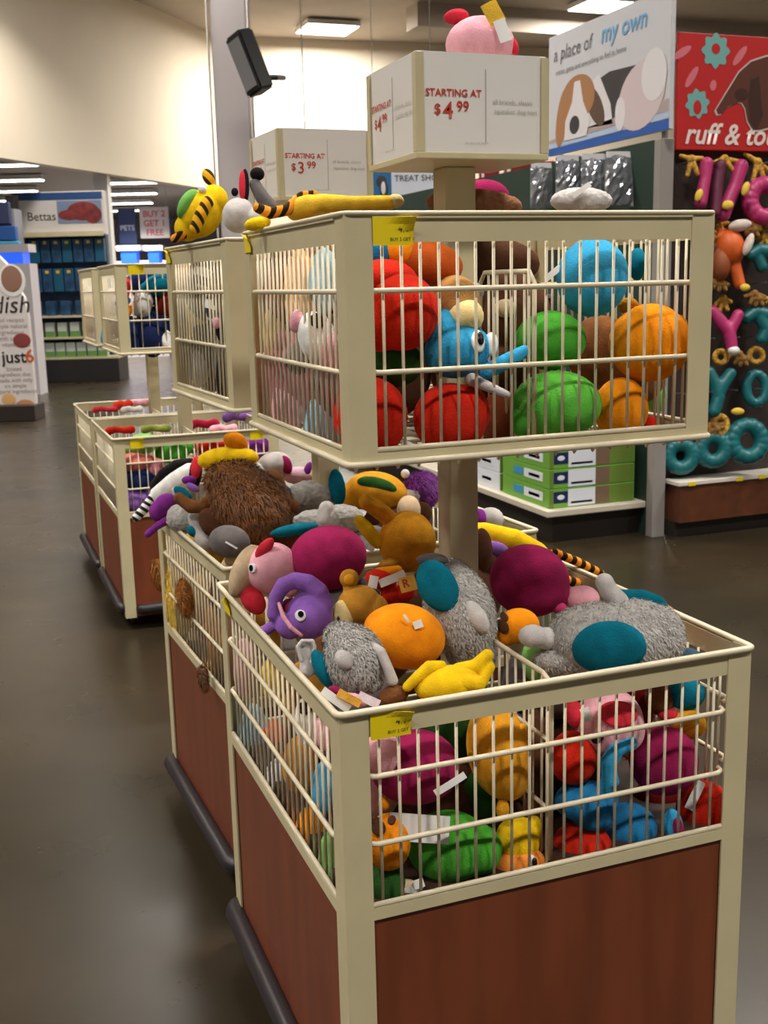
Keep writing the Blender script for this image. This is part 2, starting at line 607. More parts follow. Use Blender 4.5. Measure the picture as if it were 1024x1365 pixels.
    for i, (p, q, n) in enumerate(sides(x0, x1, y0, y1, .048)):
        P, Q, N = Vector(p), Vector(q), Vector(n)
        bm = bmesh.new(); rail(bm, P+N*.002, Q+N*.002, n, ct-.05, ct-.006, .004)
        rail(bm, P-N*.002, Q-N*.002, n, ct-.012, ct-.004, .008)
        from_bm('top_band', bm, CREAM, cg)
        bm = bmesh.new(); wire_side(bm, p, q, n, ct-.045, cb+.01, cage_rods, nx-2 if i % 2 == 0 else ny-3)
        zz = Vector((0, 0, cb+.022))
        tube(bm, [P+N*.005+zz, Q+N*.005+zz], .0048, 8)
        from_bm('wire_panel', bm, WIRE, cg, smooth=True)
        bm = bmesh.new(); rail(bm, P, Q, n, cb+.004, cb+.017, .009)
        from_bm('lower_rail', bm, CREAM, cg)
    bm = bmesh.new()
    tube(bm, rrect(x0-.004, x1+.004, y0-.004, y1+.004, cb, .014), .006, 8, True)
    from_bm('bottom_rod', bm, WIRE, cg, smooth=True)
    bm = bmesh.new()
    tube(bm, rrect(x0-.001, x1+.001, y0-.001, y1+.001, ct-.004, .012), .004, 8, True)
    from_bm('rim_rod', bm, WIRE, cg, smooth=True)
    if div:
        bm = bmesh.new()
        xd = x0+W2*.52
        ya, yb = y0+.05, y0+.27
        tube(bm, [(xd, ya, cb+.006), (xd, ya, ct-.12), (xd, ya+.02, ct-.1), (xd, yb-.02, ct-.1), (xd, yb, ct-.12), (xd, yb, cb+.006)], .0045, 8)
        for k in range(1, 6):
            y = ya+(yb-ya)*k/6
            tube(bm, [(xd, y, cb+.006), (xd, y, ct-.1)], .0026, 6)
        from_bm('divider', bm, WIRE, cg, smooth=True)
    if sign:
        sign_box(root, *sign[1], sign[0], sign[2], *sign[3], sign[4], ('all brands, classic', 'squeaker dog toys'))
    for t in tags:
        price_tag(root, *t)
    return root


XA, ZA = (1, 0, 0), (0, 0, 1)
LY = (0, -1, 0)
CAGE_A = (.0817, .1403, .7098, .67)
bin_display((0, 0, 0), 0, .80, .873, 'nearest two-tier cream wire bin of plush toys with wooden base', CAGE_A,
            sign=(1.80, (.41, .43), 1.978, (.264, .25), ('4', '99')),
            tags=[((.052, 0, .862), XA, ZA, .07, .045, (0, -1, 0)),
                  ((.1317-.002, .1403, 1.645), XA, ZA, .07, .045, (0, -1, 0), 'yellow price label', '4.99'),
                  ((0, .82, .866), LY, ZA, .06, .04, (-1, 0, 0), 'yellow price label', ''),
                  ((.0817, .79, 1.655), LY, ZA, .05, .036, (-1, 0, 0), 'yellow price label', '')])
bin_display((.045, 1.005, 0), .042, .873, .80, 'second two-tier cream wire bin, behind the nearest one', (.06, .06, .71, .66), nx=22, ny=20,
            sign=(1.80, (.40, .40), 1.978, (.264, .25), ('3', '99')), pole=(.42, .42),
            tags=[((.06, .70, 1.655), LY, ZA, .05, .036, (-1, 0, 0), 'yellow price label', '')])
bin_display((.11, 3.58, 0), 0, .78, .85, 'third two-tier cream wire bin, with colourful rope toys, nearer of the far pair', CAGE_A[:2]+(.69, .67), nx=18, ny=12,
            sign=None, tags=[((.075, 0, .865), XA, ZA, .06, .045, (0, -1, 0), 'yellow price label', ''), ((.64, 0, .865), XA, ZA, .06, .045, (0, -1, 0), 'yellow price label', ''),
                             ((.14, .1403, 1.65), XA, ZA, .07, .045, (0, -1, 0), 'yellow price label', '')])
bin_display((.11, 4.51, 0), 0, .78, .85, 'farthest two-tier cream wire bin, with red and pink toys', CAGE_A[:2]+(.69, .67), nx=18, ny=12, sign=None)


# ================================================================== PLUSH TOYS
class E:
    def __init__(s, u, v, ru, rv, ang=0, dz=0, rd=None):
        s.u, s.v, s.ru, s.rv, s.ang, s.dz, s.rd = u, v, ru, rv, ang, dz, rd if rd else (ru+rv)/2*.92 if max(ru, rv) < 2*min(ru, rv) else min(ru, rv)*1.1


class C:
    def __init__(s, *pts):
        s.pts = [tuple(p)+((0,) if len(p) == 3 else ()) for p in pts]     # (u, v, r, dz)


class S:
    """patch lying on the front of an ellipsoid e: centre, radii in e's own picture frame"""
    def __init__(s, e, u, v, ru, rv, ang=0, lift=.0015):
        s.e, s.u, s.v, s.ru, s.rv, s.ang, s.lift = e, u, v, ru, rv, ang, lift


def w3(A, dep, u, v, dz):
    """local vector from anchor A for offsets in the anchor's depth plane"""
    k = dep/FPX
    return RT*((u-A[0])*k)-UP*((v-A[1])*k)+FW*dz


def add_ell(bm, c, a, b, d, seg=20, rings=12):
    r = bmesh.ops.create_uvsphere(bm, u_segments=seg, v_segments=rings, radius=1)
    for v in r['verts']:
        v.co = c+a*v.co.x+b*v.co.y+d*v.co.z


def ell_axes(e, k):
    t = math.radians(e.ang)
    a = (RT*math.cos(t)+UP*math.sin(t))
    b = (-RT*math.sin(t)+UP*math.cos(t))
    return a, b


TEX = {}


def clouds(name, size, depth=2):
    if name not in TEX:
        t = bpy.data.textures.new(name, 'CLOUDS')
        t.noise_scale = size
        t.noise_depth = depth
        TEX[name] = t
    return TEX[name]


def build_part(name, m, prims, A, dep, root, base, vox=None, disp=0, dsize=.012, label=None, hair=None, parent=None):
    k = dep/FPX
    bm = bmesh.new()
    solid = 0
    rmin = 1e9
    hairs = []
    patch = False
    for p in prims:
        if isinstance(p, E):
            a, b = ell_axes(p, k)
            c = w3(A, dep, p.u, p.v, p.dz*k)-base
            add_ell(bm, c, a*p.ru*k, b*p.rv*k, FW*p.rd*k, 28 if max(p.ru, p.rv) > 25 else 18, 16 if max(p.ru, p.rv) > 25 else 10)
            solid += 1
            rmin = min(rmin, p.ru*k, p.rv*k)
            hairs.append((c, a*p.ru*k, b*p.rv*k, FW*p.rd*k))
        elif isinstance(p, C):
            last = None
            for q in p.pts:
                cur = (w3(A, dep, q[0], q[1], q[3]*k)-base, q[2]*k)
                if last is None:
                    add_ell(bm, cur[0], RT*cur[1], UP*cur[1], FW*cur[1], 14, 8)
                else:
                    L = (cur[0]-last[0]).length
                    n = max(1, int(L/(.45*min(cur[1], last[1]))))
                    for i in range(1, n+1):
                        t = i/n
                        rr = last[1]*(1-t)+cur[1]*t
                        add_ell(bm, last[0].lerp(cur[0], t), RT*rr, UP*rr, FW*rr, 14, 8)
                last = cur
                rmin = min(rmin, cur[1])
            solid += 2
        elif isinstance(p, S):
            patch = True
            e = p.e
            a, b = ell_axes(e, k)
            t = math.radians(p.ang)
            rings = []
            for ir in range(7):
                ro = min(ir/5, 1)
                ring = []
                for j in range(28 if ir else 1):
                    th = 2*math.pi*j/28
                    x0, y0 = ro*p.ru*math.cos(th), ro*p.rv*math.sin(th)
                    du = p.u-e.u+x0*math.cos(t)-y0*math.sin(t)
                    dv = -(p.v-e.v)+x0*math.sin(t)+y0*math.cos(t)
                    te = math.radians(e.ang)
                    ea, eb = du*math.cos(te)+dv*math.sin(te), -du*math.sin(te)+dv*math.cos(te)
                    q = 1-(ea/e.ru)**2-(eb/e.rv)**2
                    zz = -e.rd*math.sqrt(max(q, 0.0))
                    c = w3(A, dep, e.u, e.v, e.dz*k)-base
                    nrm = (a*(ea/e.ru**2)+b*(eb/e.rv**2)+FW*(zz/e.rd**2))
                    nrm.normalize()
                    ring.append(bm.verts.new(c+a*ea*k+b*eb*k+FW*zz*k+nrm*(p.lift if ir < 6 else -.003)))
                rings.append(ring)
            for j in range(28):
                bm.faces.new((rings[0][0], rings[1][j], rings[1][(j+1) % 28]))
            for ir in range(1, 6):
                for j in range(28):
                    bm.faces.new((rings[ir][j], rings[ir+1][j], rings[ir+1][(j+1) % 28], rings[ir][(j+1) % 28]))
    o = from_bm(name, bm, m, parent or root, smooth=True)
    if label:
        tag(o, label)
    if (solid > 1 or disp) and not patch:
        md = o.modifiers.new('remesh', 'REMESH')
        md.mode = 'VOXEL'
        md.voxel_size = vox or max(.0016, min(.006, rmin*.22))
        md.use_smooth_shade = True
        sm = o.modifiers.new('smooth', 'SMOOTH')
        sm.factor = .6
        sm.iterations = 5
    if disp:
        dm = o.modifiers.new('fur', 'DISPLACE')
        dm.texture = clouds('clouds%.4f' % dsize, dsize)
        dm.texture_coords = 'LOCAL'
        dm.strength = disp
        dm.mid_level = .55
    if hair:
        n, L, hm = hair
        bm = bmesh.new()
        tot = sum(h[1].length*h[2].length for h in hairs)
        for h in hairs:
            c, a, b, d = h
            cnt = int(n*h[1].length*h[2].length/tot)
            for _ in range(cnt):
                v = Vector((random.gauss(0, 1), random.gauss(0, 1), random.gauss(0, 1))).normalized()
                p0 = c+a*v.x+b*v.y+d*v.z
                nr = (a*(v.x/a.length_squared)+b*(v.y/b.length_squared)+d*(v.z/d.length_squared)).normalized()
                if any(h2 is not h and sum(((p0-h2[0]).dot(ax)/ax.length_squared)**2 for ax in h2[1:]) < 1 for h2 in hairs):
                    continue
                lay = Vector((.3, -.5, -.8))+Vector((random.uniform(-.5, .5), random.uniform(-.5, .5), random.uniform(-.5, .5)))
                lay = (lay-nr*lay.dot(nr))
                if lay.length > 0:
                    lay.normalize()
                s = lay.cross(nr)*.0011
                LL = L*random.uniform(.6, 1.2)
                p1 = p0+(nr*.45+lay*.5)*LL*.6
                p2 = p0+(nr*.45+lay*1.1)*LL
                p0 = p0-nr*.002
                q = [bm.verts.new(x) for x in (p0-s, p0+s, p1+s*.8, p1-s*.8, p2)]
                bm.faces.new(q[:4])
                bm.faces.new((q[3], q[2], q[4]))
        from_bm('fur', bm, hm, root, smooth=True)
    return o


def toy(name, cat, label, anchor, parts, group=None):
    u, v, how, val = anchor
    P = at(u, v, how, val)
    dep = (P-CAM).dot(FW)
    k = dep/FPX
    vmax = v
    for p in parts:
        for q in p[2]:
            if isinstance(q, E):
                vmax = max(vmax, q.v+q.rv)
    base = Vector((0, 0, -max(0, vmax-v)*k))
    root = empty(name, P+base, 0, label, cat, group)
    for p in parts:
        build_part(p[0], p[1], p[2], (u, v), dep, root, base, **(p[3] if len(p) > 3 else {}))
    return root


def card(root_name, cat, label, u, v, how, val, ww, hh, ang, m=TAGWHITE, tilt=.2, lines=0):
    """a loose paper tag: thin bent card"""
    P = at(u, v, how, val)
    r = empty(root_name, P, 0, label, cat)
    t = math.radians(ang)
    a = RT*math.cos(t)+UP*math.sin(t)
    b = -RT*math.sin(t)+UP*math.cos(t)
    return r, a, b


def tagpart(A_uv, dep, base, root, u, v, w_, h_, ang, dz, m=TAGWHITE, name='paper_tag', label='white paper tag', bend=.15):
    k = dep/FPX
    t = math.radians(ang)
    a = RT*math.cos(t)+UP*math.sin(t)
    b = -RT*math.sin(t)+UP*math.cos(t)
    c = w3(A_uv, dep, u, v, dz*k)-base
    bm = bmesh.new()
    G = []
    for j in range(2):
        G.append([bm.verts.new(c+a*((i/6-.5)*w_*k)+b*((j-.5)*h_*k)-FW*(bend*w_*k*(.25-(i/6-.5)**2))) for i in range(7)])
    for i in range(6):
        bm.faces.new((G[0][i], G[0][i+1], G[1][i+1], G[1][i]))
    o = from_bm(name, bm, m, root)
    s = o.modifiers.new('s', 'SOLIDIFY'); s.thickness = .0012
    tag(o, label)
    return o


def T(root, anchor, *args, **kw):
    """add a paper tag to a toy built at the anchor"""
    u, v, how, val = anchor
    P = at(u, v, how, val)
    dep = (P-CAM).dot(FW)
    return tagpart((u, v), dep, root.location-P, root, *args, **kw)


# plush colours
MAG = fab('magenta', (150, 34, 82))
PINK = fab('pink', (244, 172, 186))
RED2 = fab('coral_red', (214, 52, 68))
PURP = fab('purple', (146, 100, 188))
PURP2 = fab('deep_purple', (128, 50, 140))
ORANGE = fab('orange', (252, 144, 24))
GOLD = fab('gold', (226, 156, 40))
YEL = fab('yellow', (248, 196, 28))
TAN = fab('tan', (190, 134, 48))
CREAMF = fab('cream', (238, 214, 150))
BEIGE = fab('beige', (206, 180, 146))
GREY = fab('grey_sherpa', (172, 168, 164), bump=.6, bscale=160, var=.10, vscale=40)
GREYD = fab('dark_grey', (110, 104, 104))
GREYL = fab('light_grey', (198, 192, 190))
TEAL = fab('teal', (14, 104, 126))
RED = fab('red', (196, 40, 24))
GREEN = fab('green', (74, 160, 52))
GREEND = fab('dark_green', (44, 84, 36))
LGREEN = fab('light_green', (134, 196, 100))
BLUE = fab('blue', (56, 156, 204))
BLUE2 = fab('mid_blue', (40, 120, 172))
LBLUE = fab('pale_blue', (150, 196, 216))
NAVY = fab('navy', (32, 46, 92))
BROWN = fab('brown', (116, 74, 42), var=.18, vscale=30)
BROWND = fab('dark_brown', (84, 54, 38))
BLACKF = fab('black', (34, 30, 32))
WHITEF = fab('white', (238, 234, 230))
EYEW = mat('eye_white', (244, 244, 244), rough=.25)
EYEB = mat('eye_black', (14, 14, 18), rough=.15)
TIGER = striped('tiger_fabric', (240, 180, 40), (44, 32, 26), 13, (.8, .2, .6), .62, 3)
ORTIGER = striped('orange_tiger_fabric', (240, 150, 50), (36, 26, 22), 16, (.9, .2, -.4), .5, 1)
ZEBRAW = striped('zebra_wide_fabric', (244, 242, 240), (26, 24, 26), 7, (.3, .1, 1), .5, 2)
ZEBRA = striped('zebra_fabric', (244, 242, 240), (26, 24, 26), 16, (.6, .1, .8), .5, 1.5)
FURB = mat('brown_fur_strand', (122, 78, 44), rough=.6, var=.3, vscale=40)
FURY = mat('yellow_fur_strand', (232, 188, 70), rough=.6, var=.2, vscale=40)
FURG = mat('grey_sherpa_strand', (186, 182, 178), rough=.9, var=.12, vscale=60)
FURP = mat('purple_fur_strand', (140, 62, 160), rough=.6, var=.25, vscale=40)
FURT = mat('tuft_brown_strand', (150, 92, 30), rough=.6, var=.35, vscale=50)
SHERPA = dict(disp=.006, dsize=.007, vox=.0026, hair=(7000, .0075, FURG))


def eye(e, u, v, r, du=0, dv=0):
    return [('eye', EYEW, [S(e, u, v, r, r*1.05, lift=.0028)]), ('pupil', EYEB, [S(e, u+du, v+dv, r*.5, r*.55, lift=.0042)])]


# ---- front half of the nearest basket -----------------------------------------------------------
B = E(413, 819, 30, 33)
a = (402, 810, 'z', .955)
toy('plush_elephant', 'plush toy', 'purple plush with a looped trunk and one big eye, by the left rim', a, [
    ('body', PURP, [B, E(386, 834, 19, 17, -40, -8), E(358, 838, 13, 8, 30, 0), C((430, 804, 15, -4), (425, 789, 14, -8), (412, 777, 12.5, -10), (395, 773, 11.5, -10), (379, 779, 11, -10), (369, 795, 10, -8), (366, 818, 10, -6))], dict(vox=.0028)),
    ('palate', fab('deep_rose', (176, 70, 100)), [E(388, 808, 13, 11, 0, 4, 6)], dict(label='rosy mouth inside')),
    ('mouth', PINK, [C((374, 803, 2.6, -20), (380, 819, 3.2, -26), (390, 833, 3.2, -30), (404, 844, 2.6, -28))], dict(label='pink mouth seam'))] + eye(B, 403, 818, 7, 1, -2))
B = E(362, 757, 36, 34, 35)
a = (366, 760, 'z', .965)
toy('plush_pig', 'plush toy', 'pink plush pig with red ears and beige snout, beside a big magenta ball', a, [
    ('body', PINK, [B, E(385, 772, 16, 26, 10)]), ('snout', BEIGE, [E(326, 762, 18, 38, -22, 4, 24)], dict(label='beige snout disc')),
    ('ear', RED2, [E(355, 730, 8, 17, -42, -22, 5)], dict(label='red ear')), ('ear', RED2, [E(338, 799, 15, 22, 35, -6, 9)], dict(label='red ear')),
    ('eye', EYEW, [S(B, 340, 756, 5, 6, lift=.003)]), ('pupil', EYEB, [S(B, 339, 756, 2.5, 4, lift=.004)])])
a = (437, 744, 'z', .985)
B = E(437, 744, 53, 44, 12)
toy('round_plush_toy', 'plush toy', 'big round magenta plush beside the pink pig, left of the pole in the nearest bin', a, [
    ('body', MAG, [B, E(402, 752, 18, 24)]), ('seam', fab('dark_magenta', (130, 26, 70)), [C(*[(437+52*math.sin(t)*.55, 744-43.5*math.cos(t)*.99, .9, -46*math.sin(abs(t))*.55) for t in [x*.16 for x in range(-1, 8)]])])])
B = E(543, 722, 39, 42, 0, 0, 36)
a = (540, 717, 'z', 1.0)
r = toy('plush_kangaroo', 'plush toy', 'golden plush with two stubby arms raised, left of the pole in the nearest bin', a, [
    ('body', GOLD, [B, E(530, 705, 20, 20)]), ('arm', GOLD, [C((489, 669, 11, -20), (503, 678, 12, -16), (520, 692, 12, -6))]),
    ('arm', YEL, [C((480, 694, 8, -24), (490, 706, 10, -20), (503, 722, 10, -8))]), ('foot', TAN, [E(520, 752, 18, 10, 20, -20)])])
T(r, a, 495, 730, 9, 7, -30, -34)
B = E(478, 806, 30, 26, 25)
a = (474, 802, 'z', .955)
toy('plush_monkey', 'plush toy', 'tan plush monkey with round ear and cream face, left of the orange ball', a, [
    ('body', TAN, [B, E(495, 812, 24, 22), E(466, 783, 9, 14, 10)]), ('ear', TAN, [E(466, 771, 13, 13, 0, -6, 6)]), ('inner_ear', GOLD, [E(466, 772, 7.5, 7.5, 0, -12, 3)]),
    ('face', CREAMF, [E(459, 817, 15, 19, 8, -12, 13)], dict(label='cream face')), ('eye', EYEB, [E(452, 824, 2.2, 5, 0, -24, 2)])])
B = E(539, 848, 56, 44, -12)
a = (539, 848, 'z', .945)
r = toy('round_plush_toy', 'plush toy', 'bright orange round plush with a small white tag, front of the nearest bin', a, [
    ('body', ORANGE, [B, E(520, 838, 36, 30)]), ('seam', fab('orange_seam', (222, 110, 14)), [C(*[(539-56+i*11.2, 880-14*math.sin(i*.31)-2, .6, -20-12*math.sin(i*.31)) for i in range(3, 8)])])])
T(r, a, 556, 828, 12, 10, 20, -44)
T(r, a, 541, 820, 12, 3.5, -55, -46)
B = E(472, 878, 40, 46, 15)
a = (470, 877, 'z', .94)
toy('plush_elephant', 'plush toy', 'grey fluffy plush elephant with teal ear at the front left basket corner', a, [
    ('body', GREY, [B, E(455, 850, 24, 22), E(488, 903, 24, 20)], SHERPA),
    ('ear', GREYL, [C((402, 880, 3.2, -4), (397, 862, 3.2, -4), (403, 854, 3, -4), (417, 854, 3, -4), (420, 862, 3, -4), (416, 882, 3.2, -4)), E(408, 868, 11, 15, 0, 3, 3), E(410, 890, 12, 15, 0, 8, 8)], dict(label='pale grey ear')),
    ('inner_ear', TEAL, [E(430, 890, 11, 27, 24, -8, 12)], dict(label='teal ear lining')),
    ('tusk', GREYL, [E(460, 874, 14, 11, -50, -40, 10)]), ('tusk', GREYL, [C((496, 858, 6, -20), (508, 866, 7, -24), (516, 884, 7, -24), (523, 904, 8, -20))]),
    ('foot', BROWN, [E(524, 924, 22, 13, 15, -18)], dict(disp=.006, dsize=.006, vox=.003, label='shaggy brown foot'))])
B = E(613, 818, 47, 68, 16)
a = (613, 818, 'z', .955)
toy('plush_elephant', 'plush toy', 'large grey fluffy plush elephant with teal ear lying against the pole', a, [
    ('body', GREY, [B, E(628, 870, 34, 30), E(600, 770, 28, 26)], SHERPA),
    ('inner_ear', TEAL, [E(581, 778, 25, 36, 28, -48, 9)], dict(label='teal ear lining')), ('ear', GREYD, [E(575, 745, 21, 9, 0, -30, 14)]),
    ('tusk', GREYL, [E(632, 818, 12, 24, 32, -48, 9)])])
B = E(596, 912, 44, 25, 10)
a = (598, 908, 'z', .905)
r = toy('plush_duck', 'plush toy', 'yellow plush lying along the front rim with its feet up', a, [
    ('body', YEL, [B]), ('arm', YEL, [C((543, 914, 7, -10), (556, 901, 8, -12), (572, 888, 9, -8), (588, 888, 8, 0))]),
    ('leg', YEL, [C((590, 906, 14, -12), (612, 906, 13, -16), (636, 908, 11, -18))]), ('leg', YEL, [C((612, 894, 11, 2), (634, 889, 10, 4), (650, 874, 9, 4)), C((640, 912, 9, 2), (652, 890, 9, 4))])])
a = (520, 787, 'z', .955)
B = E(512, 772, 18, 14)
r = toy('plush_lobster', 'plush toy', 'small red plush with white and orange tags between magenta ball and grey elephant', a, [
    ('body', RED, [E(508, 772, 22, 14, -10), E(521, 792, 14, 13), E(540, 790, 14, 12)], dict(vox=.003)), ('arm', ORANGE, [C((505, 762, 6, 0), (530, 760, 7, -4))])])
T(r, a, 498, 774, 12, 16, -12, -26)
T(r, a, 523, 770, 36, 11, 22, -24)
tg = T(r, a, 543, 776, 22, 20, 15, -34, m=fab('hangtag_orange', (244, 186, 84), rough=.5), name='hang_tag', label='round orange hang tag with a red mark')
k_ = ((at(*a)-CAM).dot(FW))/FPX
bs_ = r.location-at(*a)
text_obj('lettering', 'R', 15*k_, SIGNRED, tg, w3(a[:2], k_*FPX, 537, 781, -38*k_)-bs_, RT+UP*.25, UP-RT*.25, bold=.0006)
B = E(692, 834, 28, 24)
a = (690, 832, 'z', .93)
toy('plush_giraffe', 'plush toy', 'small orange plush with dark patches under the right magenta ball', a, [
    ('body', ORANGE, [B, E(676, 846, 14, 16)]), ('spot', BROWND, [S(B, 670, 834, 6, 9, 20, .003)]), ('spot', BROWND, [S(B, 672, 822, 4, 5, lift=.003)])])
a = (706, 774, 'z', .965)
toy('round_plush_toy', 'plush toy', 'big round magenta plush right of the pole with a yellow plush curling behind', a, [
    ('body', MAG, [E(706, 774, 54, 49, -15), E(730, 790, 30, 26)]), ('foot', fab('rose', (190, 60, 110)), [E(742, 808, 14, 9, -30, -12)])])
a = (700, 722, 'z', .965)
toy('plush_snake', 'plush toy', 'yellow plush with a purple face curving behind the right magenta ball', a, [
    ('body', YEL, [C((625, 712, 14, 50), (650, 712, 16, 48), (690, 722, 17, 44), (720, 738, 16, 40), (741, 757, 13, 38), (752, 778, 10, 36))]),
    ('face', PURP, [E(662, 734, 20, 12, -10, 24)], dict(label='purple face'))])
a = (776, 764, 'z', .905)
toy('plush_tiger', 'plush toy', 'two orange and black ringed legs lying on the right rim of the nearest bin', a, [
    ('leg', ORTIGER, [C((738, 736, 6, 0), (770, 749, 6.5, 0), (800, 764, 6, 0))]), ('leg', ORTIGER, [C((752, 772, 7, -10), (775, 779, 7, -10), (796, 787, 6.5, -10))])])
a = (776, 795, 'z', .93)
toy('plush_pig', 'plush toy', 'pink plush peeking out between right magenta ball and grey elephant', a, [('body', PINK, [E(776, 798, 24, 18)])])
B = E(815, 852, 86, 50, -4, 0, 52)
a = (817, 852, 'z', .925)
toy('plush_elephant', 'plush toy', 'grey fluffy plush elephant on its back showing an oval teal belly', a, [
    ('body', GREY, [B, E(883, 846, 30, 40, 10), E(845, 830, 50, 32), E(745, 880, 34, 20)], SHERPA),
    ('belly', TEAL, [S(B, 803, 857, 45, 31, 2, .009)], dict(label='teal belly patch')),
    ('leg', GREYL, [C((806, 776, 13, 0), (812, 788, 13, 0), (826, 802, 14, 4))]), ('leg', GREYL, [E(708, 846, 20, 16, 0, -18, 17), E(728, 850, 14, 16, 0, -10)]),
    ('ear', TEAL, [C((832, 795, 9, 12), (858, 797, 11, 12), (880, 802, 8, 10), (886, 808, 7, 8))], dict(label='teal ear'))])
a = (900, 835, 'z', .92)
toy('plush_fox', 'plush toy', 'orange plush squeezed between grey elephant and the right side of the nearest bin', a, [('body', ORANGE, [E(897, 838, 11, 32, 8, 10), E(890, 860, 16, 20, 0, 10)])])
a = (920, 872, 'z', .885)
toy('plush_whale', 'plush toy', 'slate blue plush just inside the front right corner of the nearest bin', a, [('body', fab('slate', (74, 98, 116)), [E(914, 876, 22, 13)])])
a = (704, 876, 'z', .88)
toy('plush_frog', 'plush toy', 'green plush under the grey elephant, beside the basket divider', a, [('body', LGREEN, [E(712, 880, 17, 28)])])
a = (648, 735, 'z', .96)
toy('plush_bear', 'plush toy', 'brown plush wedged behind the right side of the pole', a, [('body', BROWND, [E(644, 738, 15, 34, 0, 20)])])
a = (655, 690, 'z', .96)
toy('plush_bear', 'plush toy', 'pale grey plush with purple face behind the pole, against the far rim', a, [('body', GREYL, [E(655, 692, 18, 16, 0, 10)]), ('face', PURP2, [E(640, 692, 9, 14, 0, 0)], dict(label='purple face'))])
a = (468, 935, 'z', .90)
r = toy('plush_bird', 'plush toy', 'small plush covered by crumpled white and orange tags at the front left corner', a, [('body', PINK, [E(470, 935, 22, 9, -10, 14)]), ('arm', MAG, [E(447, 921, 10, 6, -20, 4)])])
T(r, a, 448, 932, 44, 12, -35, -6)
T(r, a, 466, 929, 34, 11, -28, -10, m=fab('tag_orange', (230, 170, 70), rough=.5), label='orange paper tag')
T(r, a, 492, 932, 30, 12, -25, -6, m=fab('tag_pink', (240, 216, 226), rough=.5), label='pink paper tag')

# ---- seen through the front wires of the nearest basket --------------------------------------------
def simple(name, label, a, parts, tags=()):
    r = toy(name, 'plush toy', label, a, parts)
    for t in tags:
        T(r, a, *t)
    return r


simple('round_plush_toy', 'magenta round plush behind the front wires, above a green plush', (555, 1022, 'y', .095), [('body', MAG, [E(553, 1022, 60, 50)])], [(597, 1032, 46, 9, 32, -54)])
simple('plush_pig', 'pink plush in the upper left corner behind the front wires', (508, 1000, 'y', .07), [('body', PINK, [E(505, 1002, 28, 34)])])
B = E(598, 1128, 56, 48, 0, 0, 44)
simple('round_plush_toy', 'green round plush behind the front wires, with a large white tag', (598, 1126, 'y', .085), [('body', GREEN, [B, E(640, 1132, 30, 34)])], [(557, 1088, 78, 36, -4, -57, TAGWHITE, 'paper_tag', 'large white paper tag', .04)])
B = E(518, 1122, 30, 38)
simple('plush_giraffe', 'orange plush with dark patches in the left corner behind the front wires', (518, 1118, 'y', .07), [
    ('body', ORANGE, [B]), ('ear', ORANGE, [E(512, 1071, 8, 9)]), ('spot', BROWND, [S(B, 505, 1098, 9, 9, 0, .003)]), ('spot', BROWND, [S(B, 522, 1090, 5, 4, 0, .003)])])
simple('plush_frog', 'dark green plush at the bottom left behind the front wires', (515, 1185, 'y', .07), [('body', GREEND, [E(514, 1182, 28, 30)])])
simple('plush_mouse', 'small pale plush bundled with a white tag at the bottom left of the basket', (545, 1182, 'y', .06), [('body', BEIGE, [E(540, 1184, 20, 12)])], [(550, 1180, 26, 12, 30, -14), (558, 1172, 14, 12, 20, -18)])
B = E(664, 1000, 42, 66, 10)
simple('plush_kangaroo', 'golden plush with one arm out, behind the front wires left of the divider', (664, 1003, 'y', .10), [
    ('body', GOLD, [B, E(678, 1030, 30, 38)]), ('arm', YEL, [C((630, 1003, 9, -22), (642, 1008, 9, -20))]), ('ear', GOLD, [E(694, 974, 8, 13, 0, -14)]), ('foot', GOLD, [E(669, 1075, 9, 14, 0, -12)])])
B = E(690, 1120, 30, 32)
M_ = E(690, 1148, 36, 22, 8, -8)
simple('plush_duck', 'yellow plush with orange muzzle and one eye, behind the front wires by the divider', (690, 1128, 'y', .075), [
    ('body', YEL, [B, E(710, 1104, 12, 18, -15)]), ('muzzle', fab('peach_orange', (240, 140, 60)), [M_], dict(label='orange muzzle')), ('eye', EYEW, [E(705, 1142, 6, 12, 0, -30, 5)]), ('pupil', EYEB, [E(708, 1138, 3.5, 6, 0, -36, 3)]),
    ('nostril', BROWND, [E(672, 1162, 5, 7, 0, -28, 4)]), ('nose', ORANGE, [E(722, 1158, 10, 6, 0, -14)])])
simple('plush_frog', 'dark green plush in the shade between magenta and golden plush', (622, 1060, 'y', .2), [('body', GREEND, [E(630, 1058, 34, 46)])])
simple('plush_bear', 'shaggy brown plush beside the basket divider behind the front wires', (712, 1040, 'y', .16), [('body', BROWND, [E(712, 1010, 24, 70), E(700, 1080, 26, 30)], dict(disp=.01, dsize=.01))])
# right of the divider
B = E(812, 962, 46, 46)
simple('plush_pig', 'pink plush pig with red nose behind the front wires right of the divider', (812, 962, 'y', .09), [
    ('body', PINK, [B, E(838, 972, 22, 30)]), ('nose', RED2, [S(B, 816, 946, 24, 15, -4, .006)], dict(label='red nose')), ('ear', RED2, [E(764, 950, 12, 20, 10, -6)], dict(label='red ear')), ('mouth', BLACKF, [S(B, 791, 975, 6, 9, -30, .004)])], [(775, 946, 12, 18, 20, -36)])
simple('round_plush_toy', 'red round plush right of the divider, behind a blue trunk', (762, 1008, 'y', .09), [('body', RED, [E(764, 1010, 32, 36)])])
B = E(782, 1068, 44, 28)
simple('plush_elephant', 'blue plush with raised trunk behind the front wires right of the divider', (795, 1060, 'y', .07), [
    ('body', BLUE2, [B, E(790, 1086, 28, 22)]), ('trunk', BLUE, [C((802, 1058, 13, -8), (808, 1032, 11, -22), (806, 1010, 11, -28), (816, 992, 11, -30), (834, 984, 10, -28)), C((804, 1010, 10, -26), (812, 1036, 9, -24))])])
